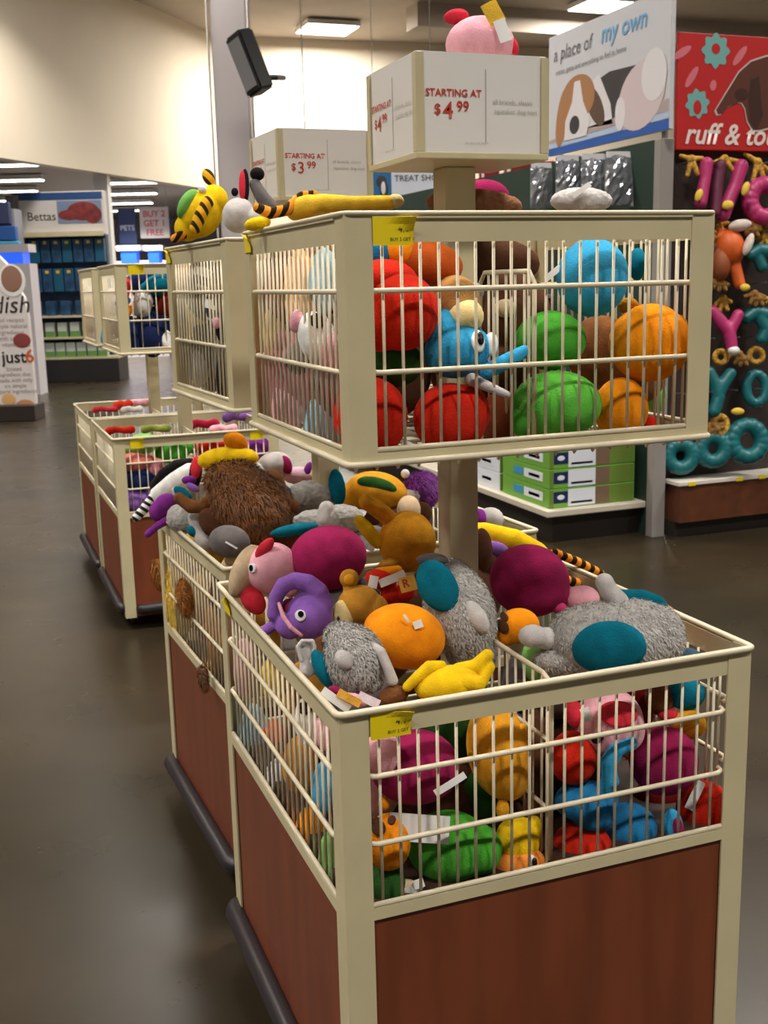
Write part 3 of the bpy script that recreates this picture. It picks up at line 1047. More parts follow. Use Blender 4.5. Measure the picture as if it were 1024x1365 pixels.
simple('round_plush_toy', 'red round plush at the bottom right of the divider', (776, 1130, 'y', .08), [('body', RED, [E(776, 1130, 40, 36)])], [(748, 1148, 9, 22, 10, -30)])
simple('round_plush_toy', 'magenta round plush behind the front wires under the grey elephant', (885, 1015, 'y', .10), [('body', MAG, [E(885, 1014, 46, 46)])], [(810, 930, 22, 30, 8, -40)])
simple('plush_whale', 'blue round plush at the bottom right behind the front wires', (838, 1106, 'y', .085), [('body', BLUE2, [E(838, 1104, 38, 34)]),
    ('ear', BLUE, [E(893, 1096, 13, 24, 10, -20, 8)]), ('inner_ear', MAG, [E(897, 1096, 7, 14, 10, -28, 4)], dict(label='magenta ear lining'))])
simple('round_plush_toy', 'red round plush in the lower right corner behind the front wires', (936, 1080, 'y', .085), [('body', RED, [E(938, 1078, 36, 38)])], [(918, 1052, 12, 40, -25, -32)])
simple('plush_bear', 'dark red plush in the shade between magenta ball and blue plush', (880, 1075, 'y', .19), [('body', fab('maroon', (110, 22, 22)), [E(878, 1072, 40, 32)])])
simple('plush_duck', 'orange plush with teal hat by the right wires of the nearest basket', (918, 955, 'y', .12), [('body', GOLD, [E(918, 965, 24, 20)]), ('hat', TEAL, [E(915, 925, 26, 22, 0, 4)], dict(label='teal hat')), ('ear', RED2, [E(890, 952, 14, 9)])])
simple('plush_mouse', 'brown plush in the upper right corner behind the front wires', (893, 925, 'y', .15), [('body', BROWN, [E(880, 930, 20, 24)])])

def leftx(u, v, ru, rv, plane, gap=.012):
    P = at(u, v, 'x', plane+.03)
    k = (P-CAM).dot(FW)/FPX
    return plane+gap+k*math.sqrt((ru*RT.x)**2+(rv*UP.x)**2+(min(ru, rv)*.8*FW.x)**2)


# ---- seen through the left wires of the nearest basket ------------------------------------------------
LW = [('round_plush_toy', 'yellow plush behind the left wires of the nearest basket', YEL, 366, 905, 20, 30),
      ('plush_pig', 'pink plush behind the left wires near the rear post', PINK, 325, 890, 14, 40),
      ('plush_cow', 'white plush with black patches behind the left wires near the front post', WHITEF, 412, 960, 20, 34),
      ('plush_pig', 'pink plush head behind the left wires next to the front post', PINK, 434, 975, 15, 26),
      ('round_plush_toy', 'pale blue plush low behind the left wires near the rear post', LBLUE, 338, 985, 20, 48),
      ('plush_fox', 'small orange red plush behind the left wires in the middle', fab('orange_red', (226, 92, 40)), 366, 976, 13, 18),
      ('plush_bear', 'tan plush behind the left wires in the middle', TAN, 400, 1020, 24, 40),
      ('plush_mouse', 'grey plush low behind the left wires in the middle', GREYL, 372, 1050, 22, 40),
      ('plush_whale', 'blue plush behind the left wires next to the front post', BLUE, 432, 1050, 16, 36),
      ('round_plush_toy', 'orange plush low behind the left wires near the front post', ORANGE, 415, 1108, 22, 34),
      ('plush_frog', 'lime green plush at the bottom of the left wires by the front post', LGREEN, 438, 1150, 14, 42)]
for (n, lb, m, u, v, ru, rv) in LW:
    B = E(u, v, ru, rv, 0, 0, min(ru, rv)*.8)
    pp = [('body', m, [B])]
    if n == 'plush_cow':
        pp.append(('spot', BLACKF, [S(B, u-4, v-18, 9, 8, 10, .003)]))
    simple(n, lb, (u, v, 'x', leftx(u, v, ru, rv, 0)), pp)

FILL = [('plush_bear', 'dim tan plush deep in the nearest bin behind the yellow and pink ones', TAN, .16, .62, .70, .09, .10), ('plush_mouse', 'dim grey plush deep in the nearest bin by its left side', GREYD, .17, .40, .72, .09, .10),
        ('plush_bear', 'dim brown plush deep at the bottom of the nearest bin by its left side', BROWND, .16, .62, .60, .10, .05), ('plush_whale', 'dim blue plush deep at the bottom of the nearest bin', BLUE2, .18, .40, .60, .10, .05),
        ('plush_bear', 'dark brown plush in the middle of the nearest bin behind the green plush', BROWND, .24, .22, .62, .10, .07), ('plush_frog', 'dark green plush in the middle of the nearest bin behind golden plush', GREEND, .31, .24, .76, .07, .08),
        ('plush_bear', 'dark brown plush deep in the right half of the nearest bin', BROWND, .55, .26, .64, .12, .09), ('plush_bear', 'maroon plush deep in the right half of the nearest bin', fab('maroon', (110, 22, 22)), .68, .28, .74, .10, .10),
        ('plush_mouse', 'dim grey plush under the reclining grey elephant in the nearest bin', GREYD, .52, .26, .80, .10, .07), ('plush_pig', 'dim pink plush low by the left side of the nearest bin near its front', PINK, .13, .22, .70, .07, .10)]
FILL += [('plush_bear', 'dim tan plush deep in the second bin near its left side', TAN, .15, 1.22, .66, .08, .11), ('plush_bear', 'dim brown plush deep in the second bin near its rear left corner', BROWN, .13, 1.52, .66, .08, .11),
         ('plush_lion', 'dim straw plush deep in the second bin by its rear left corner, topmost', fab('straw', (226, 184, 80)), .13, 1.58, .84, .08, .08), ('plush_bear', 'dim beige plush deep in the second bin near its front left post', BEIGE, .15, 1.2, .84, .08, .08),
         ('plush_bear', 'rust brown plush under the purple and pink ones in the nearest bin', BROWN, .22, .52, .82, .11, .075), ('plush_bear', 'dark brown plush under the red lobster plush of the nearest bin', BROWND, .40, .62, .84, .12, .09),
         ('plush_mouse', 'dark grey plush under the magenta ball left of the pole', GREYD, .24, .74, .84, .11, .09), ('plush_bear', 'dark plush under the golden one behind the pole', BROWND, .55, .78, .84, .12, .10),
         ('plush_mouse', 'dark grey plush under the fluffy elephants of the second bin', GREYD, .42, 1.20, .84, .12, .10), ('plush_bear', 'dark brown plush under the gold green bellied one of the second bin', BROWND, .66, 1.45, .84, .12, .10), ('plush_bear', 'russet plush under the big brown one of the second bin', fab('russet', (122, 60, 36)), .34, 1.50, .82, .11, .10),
         ('plush_cat', 'charcoal shade-filler plush low in the rear left corner of the second cage', BLACKF, .175, 1.60, 1.39, .075, .10), ('plush_bear', 'umber shade-filler plush high in the rear left corner of the second cage', fab('umber', (56, 38, 30)), .175, 1.60, 1.57, .075, .085),  # dark toys added along the wires so the cage inside looks shaded
         ('plush_cat', 'charcoal shade-filler plush low by the left wires of the second cage, nearer its front', GREYD, .18, 1.33, 1.39, .07, .10), ('plush_bear', 'umber shade-filler plush high by the left wires of the second cage, nearer its front', BROWND, .18, 1.33, 1.57, .07, .085),
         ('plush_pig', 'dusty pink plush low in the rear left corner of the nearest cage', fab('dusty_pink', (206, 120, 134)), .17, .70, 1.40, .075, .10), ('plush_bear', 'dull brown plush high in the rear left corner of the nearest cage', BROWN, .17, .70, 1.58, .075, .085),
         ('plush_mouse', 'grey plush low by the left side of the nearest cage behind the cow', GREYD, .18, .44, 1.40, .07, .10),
         ('plush_cat', 'dark shade-filler plush low in the second cage', BLACKF, .30, 1.40, 1.40, .12, .105), ('plush_bear', 'dark brown shade-filler plush high in the second cage', BROWND, .30, 1.42, 1.60, .12, .09), ('plush_cat', 'dark grey shade-filler plush in the middle of the second cage', GREYD, .52, 1.35, 1.42, .12, .125),  # added dark toys, their colour stands in for shade between the cage toys
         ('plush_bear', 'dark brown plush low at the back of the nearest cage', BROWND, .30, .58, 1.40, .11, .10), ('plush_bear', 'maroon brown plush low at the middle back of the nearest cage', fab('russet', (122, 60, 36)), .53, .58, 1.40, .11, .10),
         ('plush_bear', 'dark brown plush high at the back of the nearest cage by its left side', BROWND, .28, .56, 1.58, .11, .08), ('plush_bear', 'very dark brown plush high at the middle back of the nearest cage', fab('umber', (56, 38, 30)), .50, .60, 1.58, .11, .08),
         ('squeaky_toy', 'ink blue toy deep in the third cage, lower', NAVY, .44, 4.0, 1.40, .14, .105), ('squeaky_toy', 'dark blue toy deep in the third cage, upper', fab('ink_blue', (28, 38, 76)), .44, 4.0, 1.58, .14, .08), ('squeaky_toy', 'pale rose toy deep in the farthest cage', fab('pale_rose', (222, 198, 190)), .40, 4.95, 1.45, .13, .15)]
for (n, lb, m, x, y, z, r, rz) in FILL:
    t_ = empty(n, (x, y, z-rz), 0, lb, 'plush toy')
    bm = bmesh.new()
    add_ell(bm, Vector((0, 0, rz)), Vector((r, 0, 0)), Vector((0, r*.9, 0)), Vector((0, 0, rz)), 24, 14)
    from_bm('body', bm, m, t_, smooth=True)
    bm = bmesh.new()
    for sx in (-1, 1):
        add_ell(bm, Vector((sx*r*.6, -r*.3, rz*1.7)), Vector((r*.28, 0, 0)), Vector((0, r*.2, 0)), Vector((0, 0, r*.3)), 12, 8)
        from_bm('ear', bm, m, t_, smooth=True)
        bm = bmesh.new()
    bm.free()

# ---- upper cage, front wires -----------------------------------------------------------------------------
B = E(536, 416, 50, 52)
simple('round_plush_toy', 'large red round plush at the upper left of the nearest cage', (532, 416, 'y', .225), [('body', RED, [B, E(508, 430, 30, 40)])])
simple('round_plush_toy', 'red round plush right under the yellow price label of the nearest cage', (515, 368, 'y', .26), [('body', RED, [E(512, 376, 46, 30)])])
B = E(566, 350, 52, 30, -10)
simple('plush_horse', 'rust orange plush at the top of the nearest cage', (566, 350, 'y', .3), [('body', fab('rust', (190, 88, 34)), [B]), ('patch', ORANGE, [E(535, 340, 24, 20, -30, -18)], dict(label='bright orange patch'))])
B = E(610, 400, 30, 34, 30)
simple('plush_bear', 'tan plush with pale muzzle above the blue plush in the nearest cage', (612, 410, 'y', .24), [('body', fab('caramel', (196, 146, 86)), [B]), ('muzzle', CREAMF, [E(620, 424, 24, 24, 0, -14)], dict(label='cream muzzle')), ('ear', GREYL, [E(632, 388, 14, 12, 0, 4)])])
B = E(610, 468, 46, 36, 14)
simple('plush_bird', 'blue plush bird with one big eye behind the wires of the nearest cage', (612, 468, 'y', .215), [
    ('body', BLUE, [B, E(592, 440, 26, 30, 20)]), ('tail', BLUE, [C((648, 496, 11, -6), (672, 484, 11, -10), (698, 470, 9, -10))]), ('eye', EYEW, [S(B, 634, 460, 8, 14, 5, .004)]), ('pupil', EYEB, [S(B, 636, 457, 4, 8, 5, .006)]),
    ('beak', GREYL, [C((628, 508, 9, -18), (650, 518, 7, -20), (674, 528, 5, -20))], dict(label='pale beak')), ('eye', EYEW, [E(654, 460, 10, 16, 0, -8, 8)])])
simple('plush_frog', 'green plush between the red balls of the nearest cage', (525, 488, 'y', .26), [('body', GREEND, [E(528, 484, 36, 32)])])
simple('round_plush_toy', 'red round plush in the lower left corner of the nearest cage', (500, 560, 'y', .24), [('body', RED, [E(494, 556, 50, 54)])])
simple('round_plush_toy', 'red round plush at the bottom of the nearest cage, below the blue bird', (600, 558, 'y', .21), [('body', RED, [E(600, 558, 50, 48), E(620, 550, 34, 38)])], [(544, 594, 18, 10, -30, -10)])
simple('plush_turtle', 'green round plush in the middle of the nearest cage, upper of the two', (734, 452, 'y', .25), [('body', GREEN, [E(734, 454, 48, 40), E(712, 446, 22, 20)])])
simple('plush_turtle', 'green round plush at the bottom of the nearest cage, lower of the two', (742, 540, 'y', .22), [('body', fab('bright_green', (96, 184, 66)), [E(742, 540, 60, 46)]), ('foot', GREEN, [E(700, 560, 20, 26, 0, -6)])])
simple('round_plush_toy', 'large orange round plush at the right of the nearest cage', (866, 457, 'y', .23), [('body', ORANGE, [E(866, 457, 54, 52)]), ('ear', fab('gold_dark', (206, 140, 40)), [E(838, 408, 14, 12), E(905, 435, 12, 16)])])
simple('plush_fox', 'orange plush at the bottom right of the nearest cage', (832, 548, 'y', .23), [('body', ORANGE, [E(828, 545, 36, 42)]), ('nose', RED, [E(868, 572, 10, 18)])])
simple('round_plush_toy', 'large blue round plush high on the right in the nearest cage', (788, 370, 'y', .24), [('body', BLUE, [E(790, 370, 48, 52)]), ('wing', TEAL, [E(852, 350, 12, 22, 0, 10)])], [(736, 366, 26, 8, 40, -10)])
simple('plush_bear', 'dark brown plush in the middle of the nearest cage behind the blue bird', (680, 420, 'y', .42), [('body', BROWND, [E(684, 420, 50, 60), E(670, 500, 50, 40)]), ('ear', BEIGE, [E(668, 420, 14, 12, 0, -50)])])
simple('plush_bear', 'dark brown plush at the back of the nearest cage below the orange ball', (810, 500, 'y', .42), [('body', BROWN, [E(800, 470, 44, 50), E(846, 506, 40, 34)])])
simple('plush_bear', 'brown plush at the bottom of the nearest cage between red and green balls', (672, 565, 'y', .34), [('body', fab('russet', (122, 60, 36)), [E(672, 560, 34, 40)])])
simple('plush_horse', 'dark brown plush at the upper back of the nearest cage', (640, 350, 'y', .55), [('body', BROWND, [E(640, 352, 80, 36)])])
simple('plush_frog', 'green plush low at the right end of the nearest cage', (884, 530, 'y', .42), [('body', LGREEN, [E(874, 526, 14, 26)])])
simple('plush_whale', 'blue plush at the top left corner of the nearest cage', (505, 335, 'y', .32), [('body', BLUE2, [E(500, 338, 30, 24)])])

# ---- upper cage, left wires -------------------------------------------------------------------------------
LC = [('plush_whale', 'pale blue plush at the top of the left side of the nearest cage', LBLUE, 432, 376, 20, 46),
      ('plush_fox', 'peach orange plush behind the left wires of the nearest cage', fab('peach', (238, 170, 96)), 400, 388, 22, 56),
      ('plush_giraffe', 'yellow plush behind the left wires of the nearest cage', fab('soft_yellow', (230, 202, 120)), 372, 442, 22, 44),
      ('plush_pig', 'pink plush low behind the left wires of the nearest cage', PINK, 384, 540, 22, 46),
      ('plush_whale', 'pale blue plush at the bottom of the left side of the nearest cage', LBLUE, 430, 566, 24, 44),
      ('plush_frog', 'small pink and green plush near the rear left post of the nearest cage', fab('dusty_pink', (206, 120, 134)), 366, 388, 14, 30),
      ('plush_cat', 'grey plush behind the left wires near the bottom of the nearest cage', GREYD, 398, 478, 18, 22)]
for (n, lb, m, u, v, ru, rv) in LC:
    simple(n, lb, (u, v, 'x', leftx(u, v, ru, rv, .0817)), [('body', m, [E(u, v, ru, rv, 0, 0, min(ru, rv)*.8)])])
B = E(424, 452, 26, 38, 20)
simple('plush_cow', 'white plush cow with black patches and pink muzzle behind the left wires of the cage', (424, 452, 'x', .122), [
    ('body', WHITEF, [B]), ('muzzle', PINK, [E(440, 468, 20, 30, 20, -8, 20)], dict(label='pink muzzle')), ('spot', BLACKF, [S(B, 425, 432, 10, 10, 0, .004)]), ('ear', PINK, [E(395, 428, 9, 16, -10)])])

# ---- on the tops of the cages and signs -------------------------------------------------------------------
B = E(268, 285, 28, 34, -35)
simple('plush_tiger', 'yellow striped plush tiger with green belly on top of the second cage', (268, 285, 'y', 1.42), [
    ('body', YEL, [B, E(285, 268, 20, 22), E(250, 304, 18, 18)], dict(vox=.004)), ('belly', fab('leaf_green', (110, 170, 84)), [E(253, 276, 11, 22, -30, -14, 15)], dict(label='green belly')),
    ('ear', TIGER, [E(278, 236, 8, 12, 25, 0, 6)]), ('arm', TIGER, [C((264, 310, 8, -22), (272, 292, 9, -24), (280, 276, 9, -22))]), ('nose', WHITEF, [E(273, 258, 6, 6, 0, -20)]), ('foot', ORTIGER, [C((234, 320, 6, -6), (246, 314, 7, -8))])])
B = E(318, 287, 22, 24, -20)
simple('plush_donkey', 'grey plush donkey with red lined ear on top of the second cage', (320, 285, 'y', 1.22), [
    ('body', GREYL, [B, E(335, 292, 20, 14)], dict(vox=.004)), ('ear', BLACKF, [E(327, 250, 6, 24, 0, -4, 5)]), ('inner_ear', RED2, [E(324, 250, 4.5, 21, 0, -8, 4)], dict(label='red ear lining')),
    ('ear', BLACKF, [E(343, 232, 10, 9), E(313, 256, 5, 6)]), ('neck', GREYD, [C((340, 246, 8, 0), (349, 262, 10, 0), (362, 276, 9, 0))])])
simple('plush_tiger', 'long yellow plush tiger with orange striped legs lying on the nearest cage', (430, 275, 'y', .62), [
    ('body', fab('tiger_yellow', (236, 190, 60)), [C((402, 276, 15, 0), (430, 271, 13, 0), (470, 272, 11, 0), (520, 270, 10, 0)), C((395, 278, 16, 4), (412, 274, 15, 0))]),
    ('foot', CREAMF, [E(527, 268, 12, 9)], dict(label='cream foot')), ('leg', ORTIGER, [C((345, 280, 7, -10), (362, 288, 8, -14), (384, 282, 8, -8), (402, 262, 7, 0), (418, 258, 6, 4))]), ('leg', YEL, [E(345, 302, 18, 9, 10, -14)])])
simple('plush_bear', 'brown shaggy plush lying along the top of the nearest cage', (630, 268, 'y', .50), [('body', fab('soft_brown', (150, 104, 76)), [E(632, 272, 66, 20, -3)], dict(disp=.008, dsize=.008, vox=.004))])
simple('round_plush_toy', 'magenta plush behind the brown one on top of the nearest cage', (645, 255, 'y', .66), [('body', MAG, [E(645, 262, 34, 22)])])
simple('plush_rabbit', 'pale grey fluffy plush on top of the nearest cage under silver bags', (775, 268, 'y', .62), [('body', GREYL, [E(775, 268, 42, 18)], dict(disp=.006, dsize=.006, vox=.004))], [(770, 262, 28, 7, 35, -30)])
B = E(640, 60, 46, 36)
sp = simple('plush_pig', 'pink plush pig with red ears sitting on top of the upper price box', (640, 56, 'y', .40), [
    ('body', PINK, [B]), ('ear', RED2, [E(608, 24, 17, 10, 8, -4, 8)], dict(label='red ear')), ('ear', RED2, [E(683, 62, 7, 14, 25, -4, 8)], dict(label='red ear'))])
T(sp, (640, 56, 'y', .40), 654, 34, 22, 30, 28, -38, m=fab('tag_gold', (232, 184, 60), rough=.4), label='gold and white tag')
T(sp, (640, 56, 'y', .40), 666, 58, 16, 30, 20, -40)

# ---- second bin ---------------------------------------------------------------------------------------------
B = E(336, 676, 58, 50, -30)
simple('plush_bear', 'big shaggy brown plush lying on top of the second bin', (334, 675, 'z', .99), [
    ('body', BROWN, [B, E(300, 640, 28, 24), E(318, 650, 40, 36)], dict(disp=.006, dsize=.012, vox=.004, hair=(9000, .020, FURB))),
    ('arm', BROWN, [C((240, 664, 8, -6), (256, 676, 9, -8), (272, 676, 9, -8), (284, 662, 8, -6), (290, 645, 8, -4))]),
    ('foot', BROWND, [E(287, 698, 17, 24, 40, -16, 12)]), ('leg', BROWN, [C((376, 676, 10, -10), (392, 674, 9, -14))]), ('leg', fab('light_brown', (158, 102, 60)), [E(366, 646, 14, 22, 20, 8)])])
simple('plush_zebra', 'black and white plush zebra hanging over the rear corner of the second bin', (235, 645, 'z', .985), [
    ('body', WHITEF, [C((214, 660, 15, 0), (236, 644, 17, 0), (254, 630, 15, 0))]), ('mane', BLACKF, [C((206, 648, 7, 0), (218, 632, 8, 0), (236, 620, 8, 0), (254, 617, 7, 0))], dict(disp=.004, dsize=.005)),
    ('tail', ZEBRA, [C((183, 690, 6, -6), (196, 676, 7, -6), (206, 662, 7, -4))]), ('ear', BLACKF, [E(262, 632, 9, 20, -5, -10, 8)]), ('inner_ear', RED2, [E(264, 624, 7, 16, -5, -16, 5)], dict(label='red ear lining')), ('ear', BLACKF, [C((278, 622, 6, 0), (290, 610, 6, 0), (298, 600, 5, 0))])])
simple('plush_elephant', 'deep purple plush with its trunk dangling outside the second bin', (218, 675, 'z', .955), [
    ('body', PURP2, [E(222, 672, 17, 15, 20), E(210, 682, 12, 14)]), ('trunk', PURP2, [C((198, 712, 5, -4), (210, 702, 5, -6), (222, 694, 6, -4))]), ('ear', PURP, [E(258, 650, 10, 5, -30, -6)]), ('foot', PURP2, [E(252, 640, 10, 6)])])
simple('plush_elephant', 'grey plush with teal lined ear by the left rim of the second bin', (250, 690, 'z', .95), [
    ('body', GREY, [E(250, 692, 24, 19), E(236, 690, 14, 18)], dict(disp=.006, dsize=.008, vox=.0035)), ('ear', GREYL, [E(244, 660, 16, 8, -35, -8, 6)]), ('inner_ear', TEAL, [E(246, 658, 14, 7, -35, -14, 4)], dict(label='teal ear lining')),
    ('snout', GREYL, [C((262, 690, 9, -18), (276, 722, 13, -20))]), ('patch', TEAL, [E(262, 708, 10, 7, -30, -24, 6)])])
simple('plush_mouse', 'dark grey plush beside the left rim of the second bin, under the brown one', (306, 722, 'z', .945), [('body', GREYD, [E(306, 722, 28, 22, -10)])], [(312, 726, 18, 2.5, -30, -26)])
simple('plush_elephant', 'grey fluffy plush with one teal ear up, at the back of the second bin', (414, 663, 'z', .985), [
    ('body', GREY, [E(412, 664, 34, 24, 5), E(395, 672, 20, 18)], dict(disp=.008, dsize=.009, vox=.0035)), ('inner_ear', TEAL, [E(450, 650, 11, 25, 8, -10, 8)], dict(label='teal ear')), ('inner_ear', TEAL, [E(382, 660, 10, 11, 0, -12)], dict(label='teal ear'))])
simple('plush_elephant', 'grey fluffy plush with a flat teal ear, between brown plush and magenta ball', (440, 694, 'z', .965), [
    ('body', GREY, [E(438, 696, 48, 18, -2), E(455, 690, 30, 18)], dict(disp=.008, dsize=.009, vox=.0035)), ('leg', GREYL, [C((436, 678, 11, -10), (430, 696, 10, -14))]), ('ear', TEAL, [E(394, 706, 32, 8, 10, -22, 10)], dict(label='teal ear'))])
simple('plush_lion', 'gold plush with a green belly at the back of the second bin', (502, 655, 'z', .975), [
    ('body', GOLD, [E(502, 656, 42, 28, -8), E(472, 660, 18, 20)]), ('belly', GREEND, [E(503, 648, 27, 11, -14, -22, 10)], dict(label='green belly'))])
simple('plush_monster', 'purple shaggy plush at the back right of the second bin', (560, 652, 'z', .97), [
    ('body', PURP2, [E(562, 654, 24, 26, -20)], dict(hair=(2500, .014, FURP))), ('eye', EYEW, [E(540, 632, 6, 6, 0, -16)])], [(549, 668, 18, 28, -10, -22)])
simple('plush_duck', 'yellow plush duck with orange head on the far rim of the second bin', (303, 611, 'y', 1.74), [
    ('body', YEL, [E(304, 612, 42, 17, 4)], dict(disp=.004, dsize=.008)), ('head', ORANGE, [E(314, 589, 17, 13, -25)], dict(label='orange head'))])
simple('plush_raccoon', 'grey plush with striped side and magenta ear behind the big brown plush', (366, 622, 'y', 1.72), [
    ('body', GREYL, [E(366, 620, 24, 18, 10)]), ('stripe', BLACKF, [E(340, 630, 14, 8, -30, -16)]), ('stripe', WHITEF, [E(344, 622, 16, 5, -30, -12)]), ('ear', MAG, [E(382, 620, 8, 13, 20, -10, 6)], dict(label='magenta ear'))])
simple('plush_bird', 'small purple and white plush at the back of the second bin behind grey elephants', (405, 632, 'y', 1.70), [('body', fab('lilac_pink', (220, 180, 200)), [E(398, 634, 22, 12)]), ('wing', PURP2, [E(410, 628, 5, 13, -20, -8)])])
simple('plush_bear', 'pale beige plush beside the purple shaggy one in the second bin', (548, 688, 'z', .96), [('body', BEIGE, [E(545, 680, 16, 20)])])
# hanging out of the left wires of the second bin
simple('plush_lion', 'yellow and brown shaggy plush squeezed behind the left wires of the second bin', (240, 805, 'x', .052), [
    ('body', fab('straw', (226, 184, 80)), [E(240, 800, 18, 56, 5)], dict(disp=.006, dsize=.01, hair=(2500, .016, FURY)))])
for (u, v, ru, rv, lb, x) in ((213, 765, 11, 22, 'brown shaggy paw poking through the left wires, nearer the rear corner', .02), (246, 797, 11, 26, 'brown shaggy paw poking through the left wires in the middle', .015), (271, 903, 6, 17, 'small dark brown tail hanging over the second bin lower rail', .01)):
    simple('plush_paw', lb, (u, v, 'x', x), [('body', fab('amber_brown', (150, 92, 34)) if ru > 8 else BROWND, [E(u, v, ru, rv, 8)], dict(disp=.004, dsize=.006, hair=(700, .012, FURT if ru > 8 else FURB)))])
for (u, v, ru, rv, m, lb) in ((268, 800, 14, 40, fab('light_tan', (214, 168, 96)), 'tan plush behind the left wires of the second bin, above a brown one'), (290, 850, 16, 50, fab('warm_brown', (168, 112, 60)), 'brown plush behind the left wires of the second bin near the front post'),
                              (262, 870, 14, 36, BEIGE, 'beige plush low behind the left wires of the second bin'), (288, 905, 14, 34, fab('light_tan', (214, 168, 96)), 'light tan plush low behind the left wires by the second bin front post'), (292, 795, 12, 30, BROWND, 'dark brown plush high in the second bin, by its front left post')):
    simple('plush_bear', lb, (u, v, 'x', leftx(u, v, ru, rv, .03)), [('body', m, [E(u, v, ru, rv, 6, 0, min(ru, rv)*.8)], dict(disp=.004, dsize=.01))])
# second cage, left wires
for (n, u, v, ru, rv, m, lb) in (('plush_tiger', 252, 420, 20, 52, fab('pale_gold', (228, 198, 110)), 'pale gold plush behind the left wires of the second cage'), ('plush_zebra', 272, 362, 14, 26, ZEBRAW, 'striped plush zebra at the top of the second cage'),
                                 ('plush_zebra', 287, 405, 14, 28, ZEBRAW, 'striped plush zebra in the middle of the second cage'), ('plush_cat', 298, 437, 11, 20, BLACKF, 'black plush with pink nose behind the left wires of the second cage'),
                                 ('plush_whale', 252, 508, 14, 18, TEAL, 'teal plush at the bottom of the second cage'), ('plush_rabbit', 268, 486, 13, 28, GREYL, 'pale grey plush at the bottom of the second cage'),
                                 ('plush_bear', 242, 470, 8, 18, BROWN, 'brown plush low behind the left wires of the second cage'), ('plush_cat', 297, 500, 9, 34, BLACKF, 'black plush at the bottom right of the second cage'),
                                 ('plush_horse', 245, 365, 12, 28, TAN, 'tan plush at the top left of the second cage'), ('plush_bear', 285, 470, 20, 30, BROWND, 'dark plush deep inside the second cage')):
    pp = [('body', m, [E(u, v, ru, rv, 0, 0, min(ru, rv)*.8)])]
    if 'pink nose' in lb:
        pp.append(('nose', PINK, [E(290, 432, 5, 8, 0, -9, 5)], dict(label='pink nose')))
    simple(n, lb, (u, v, 'x', leftx(u, v, ru, rv, .088) if 'deep' not in lb else .2), pp)

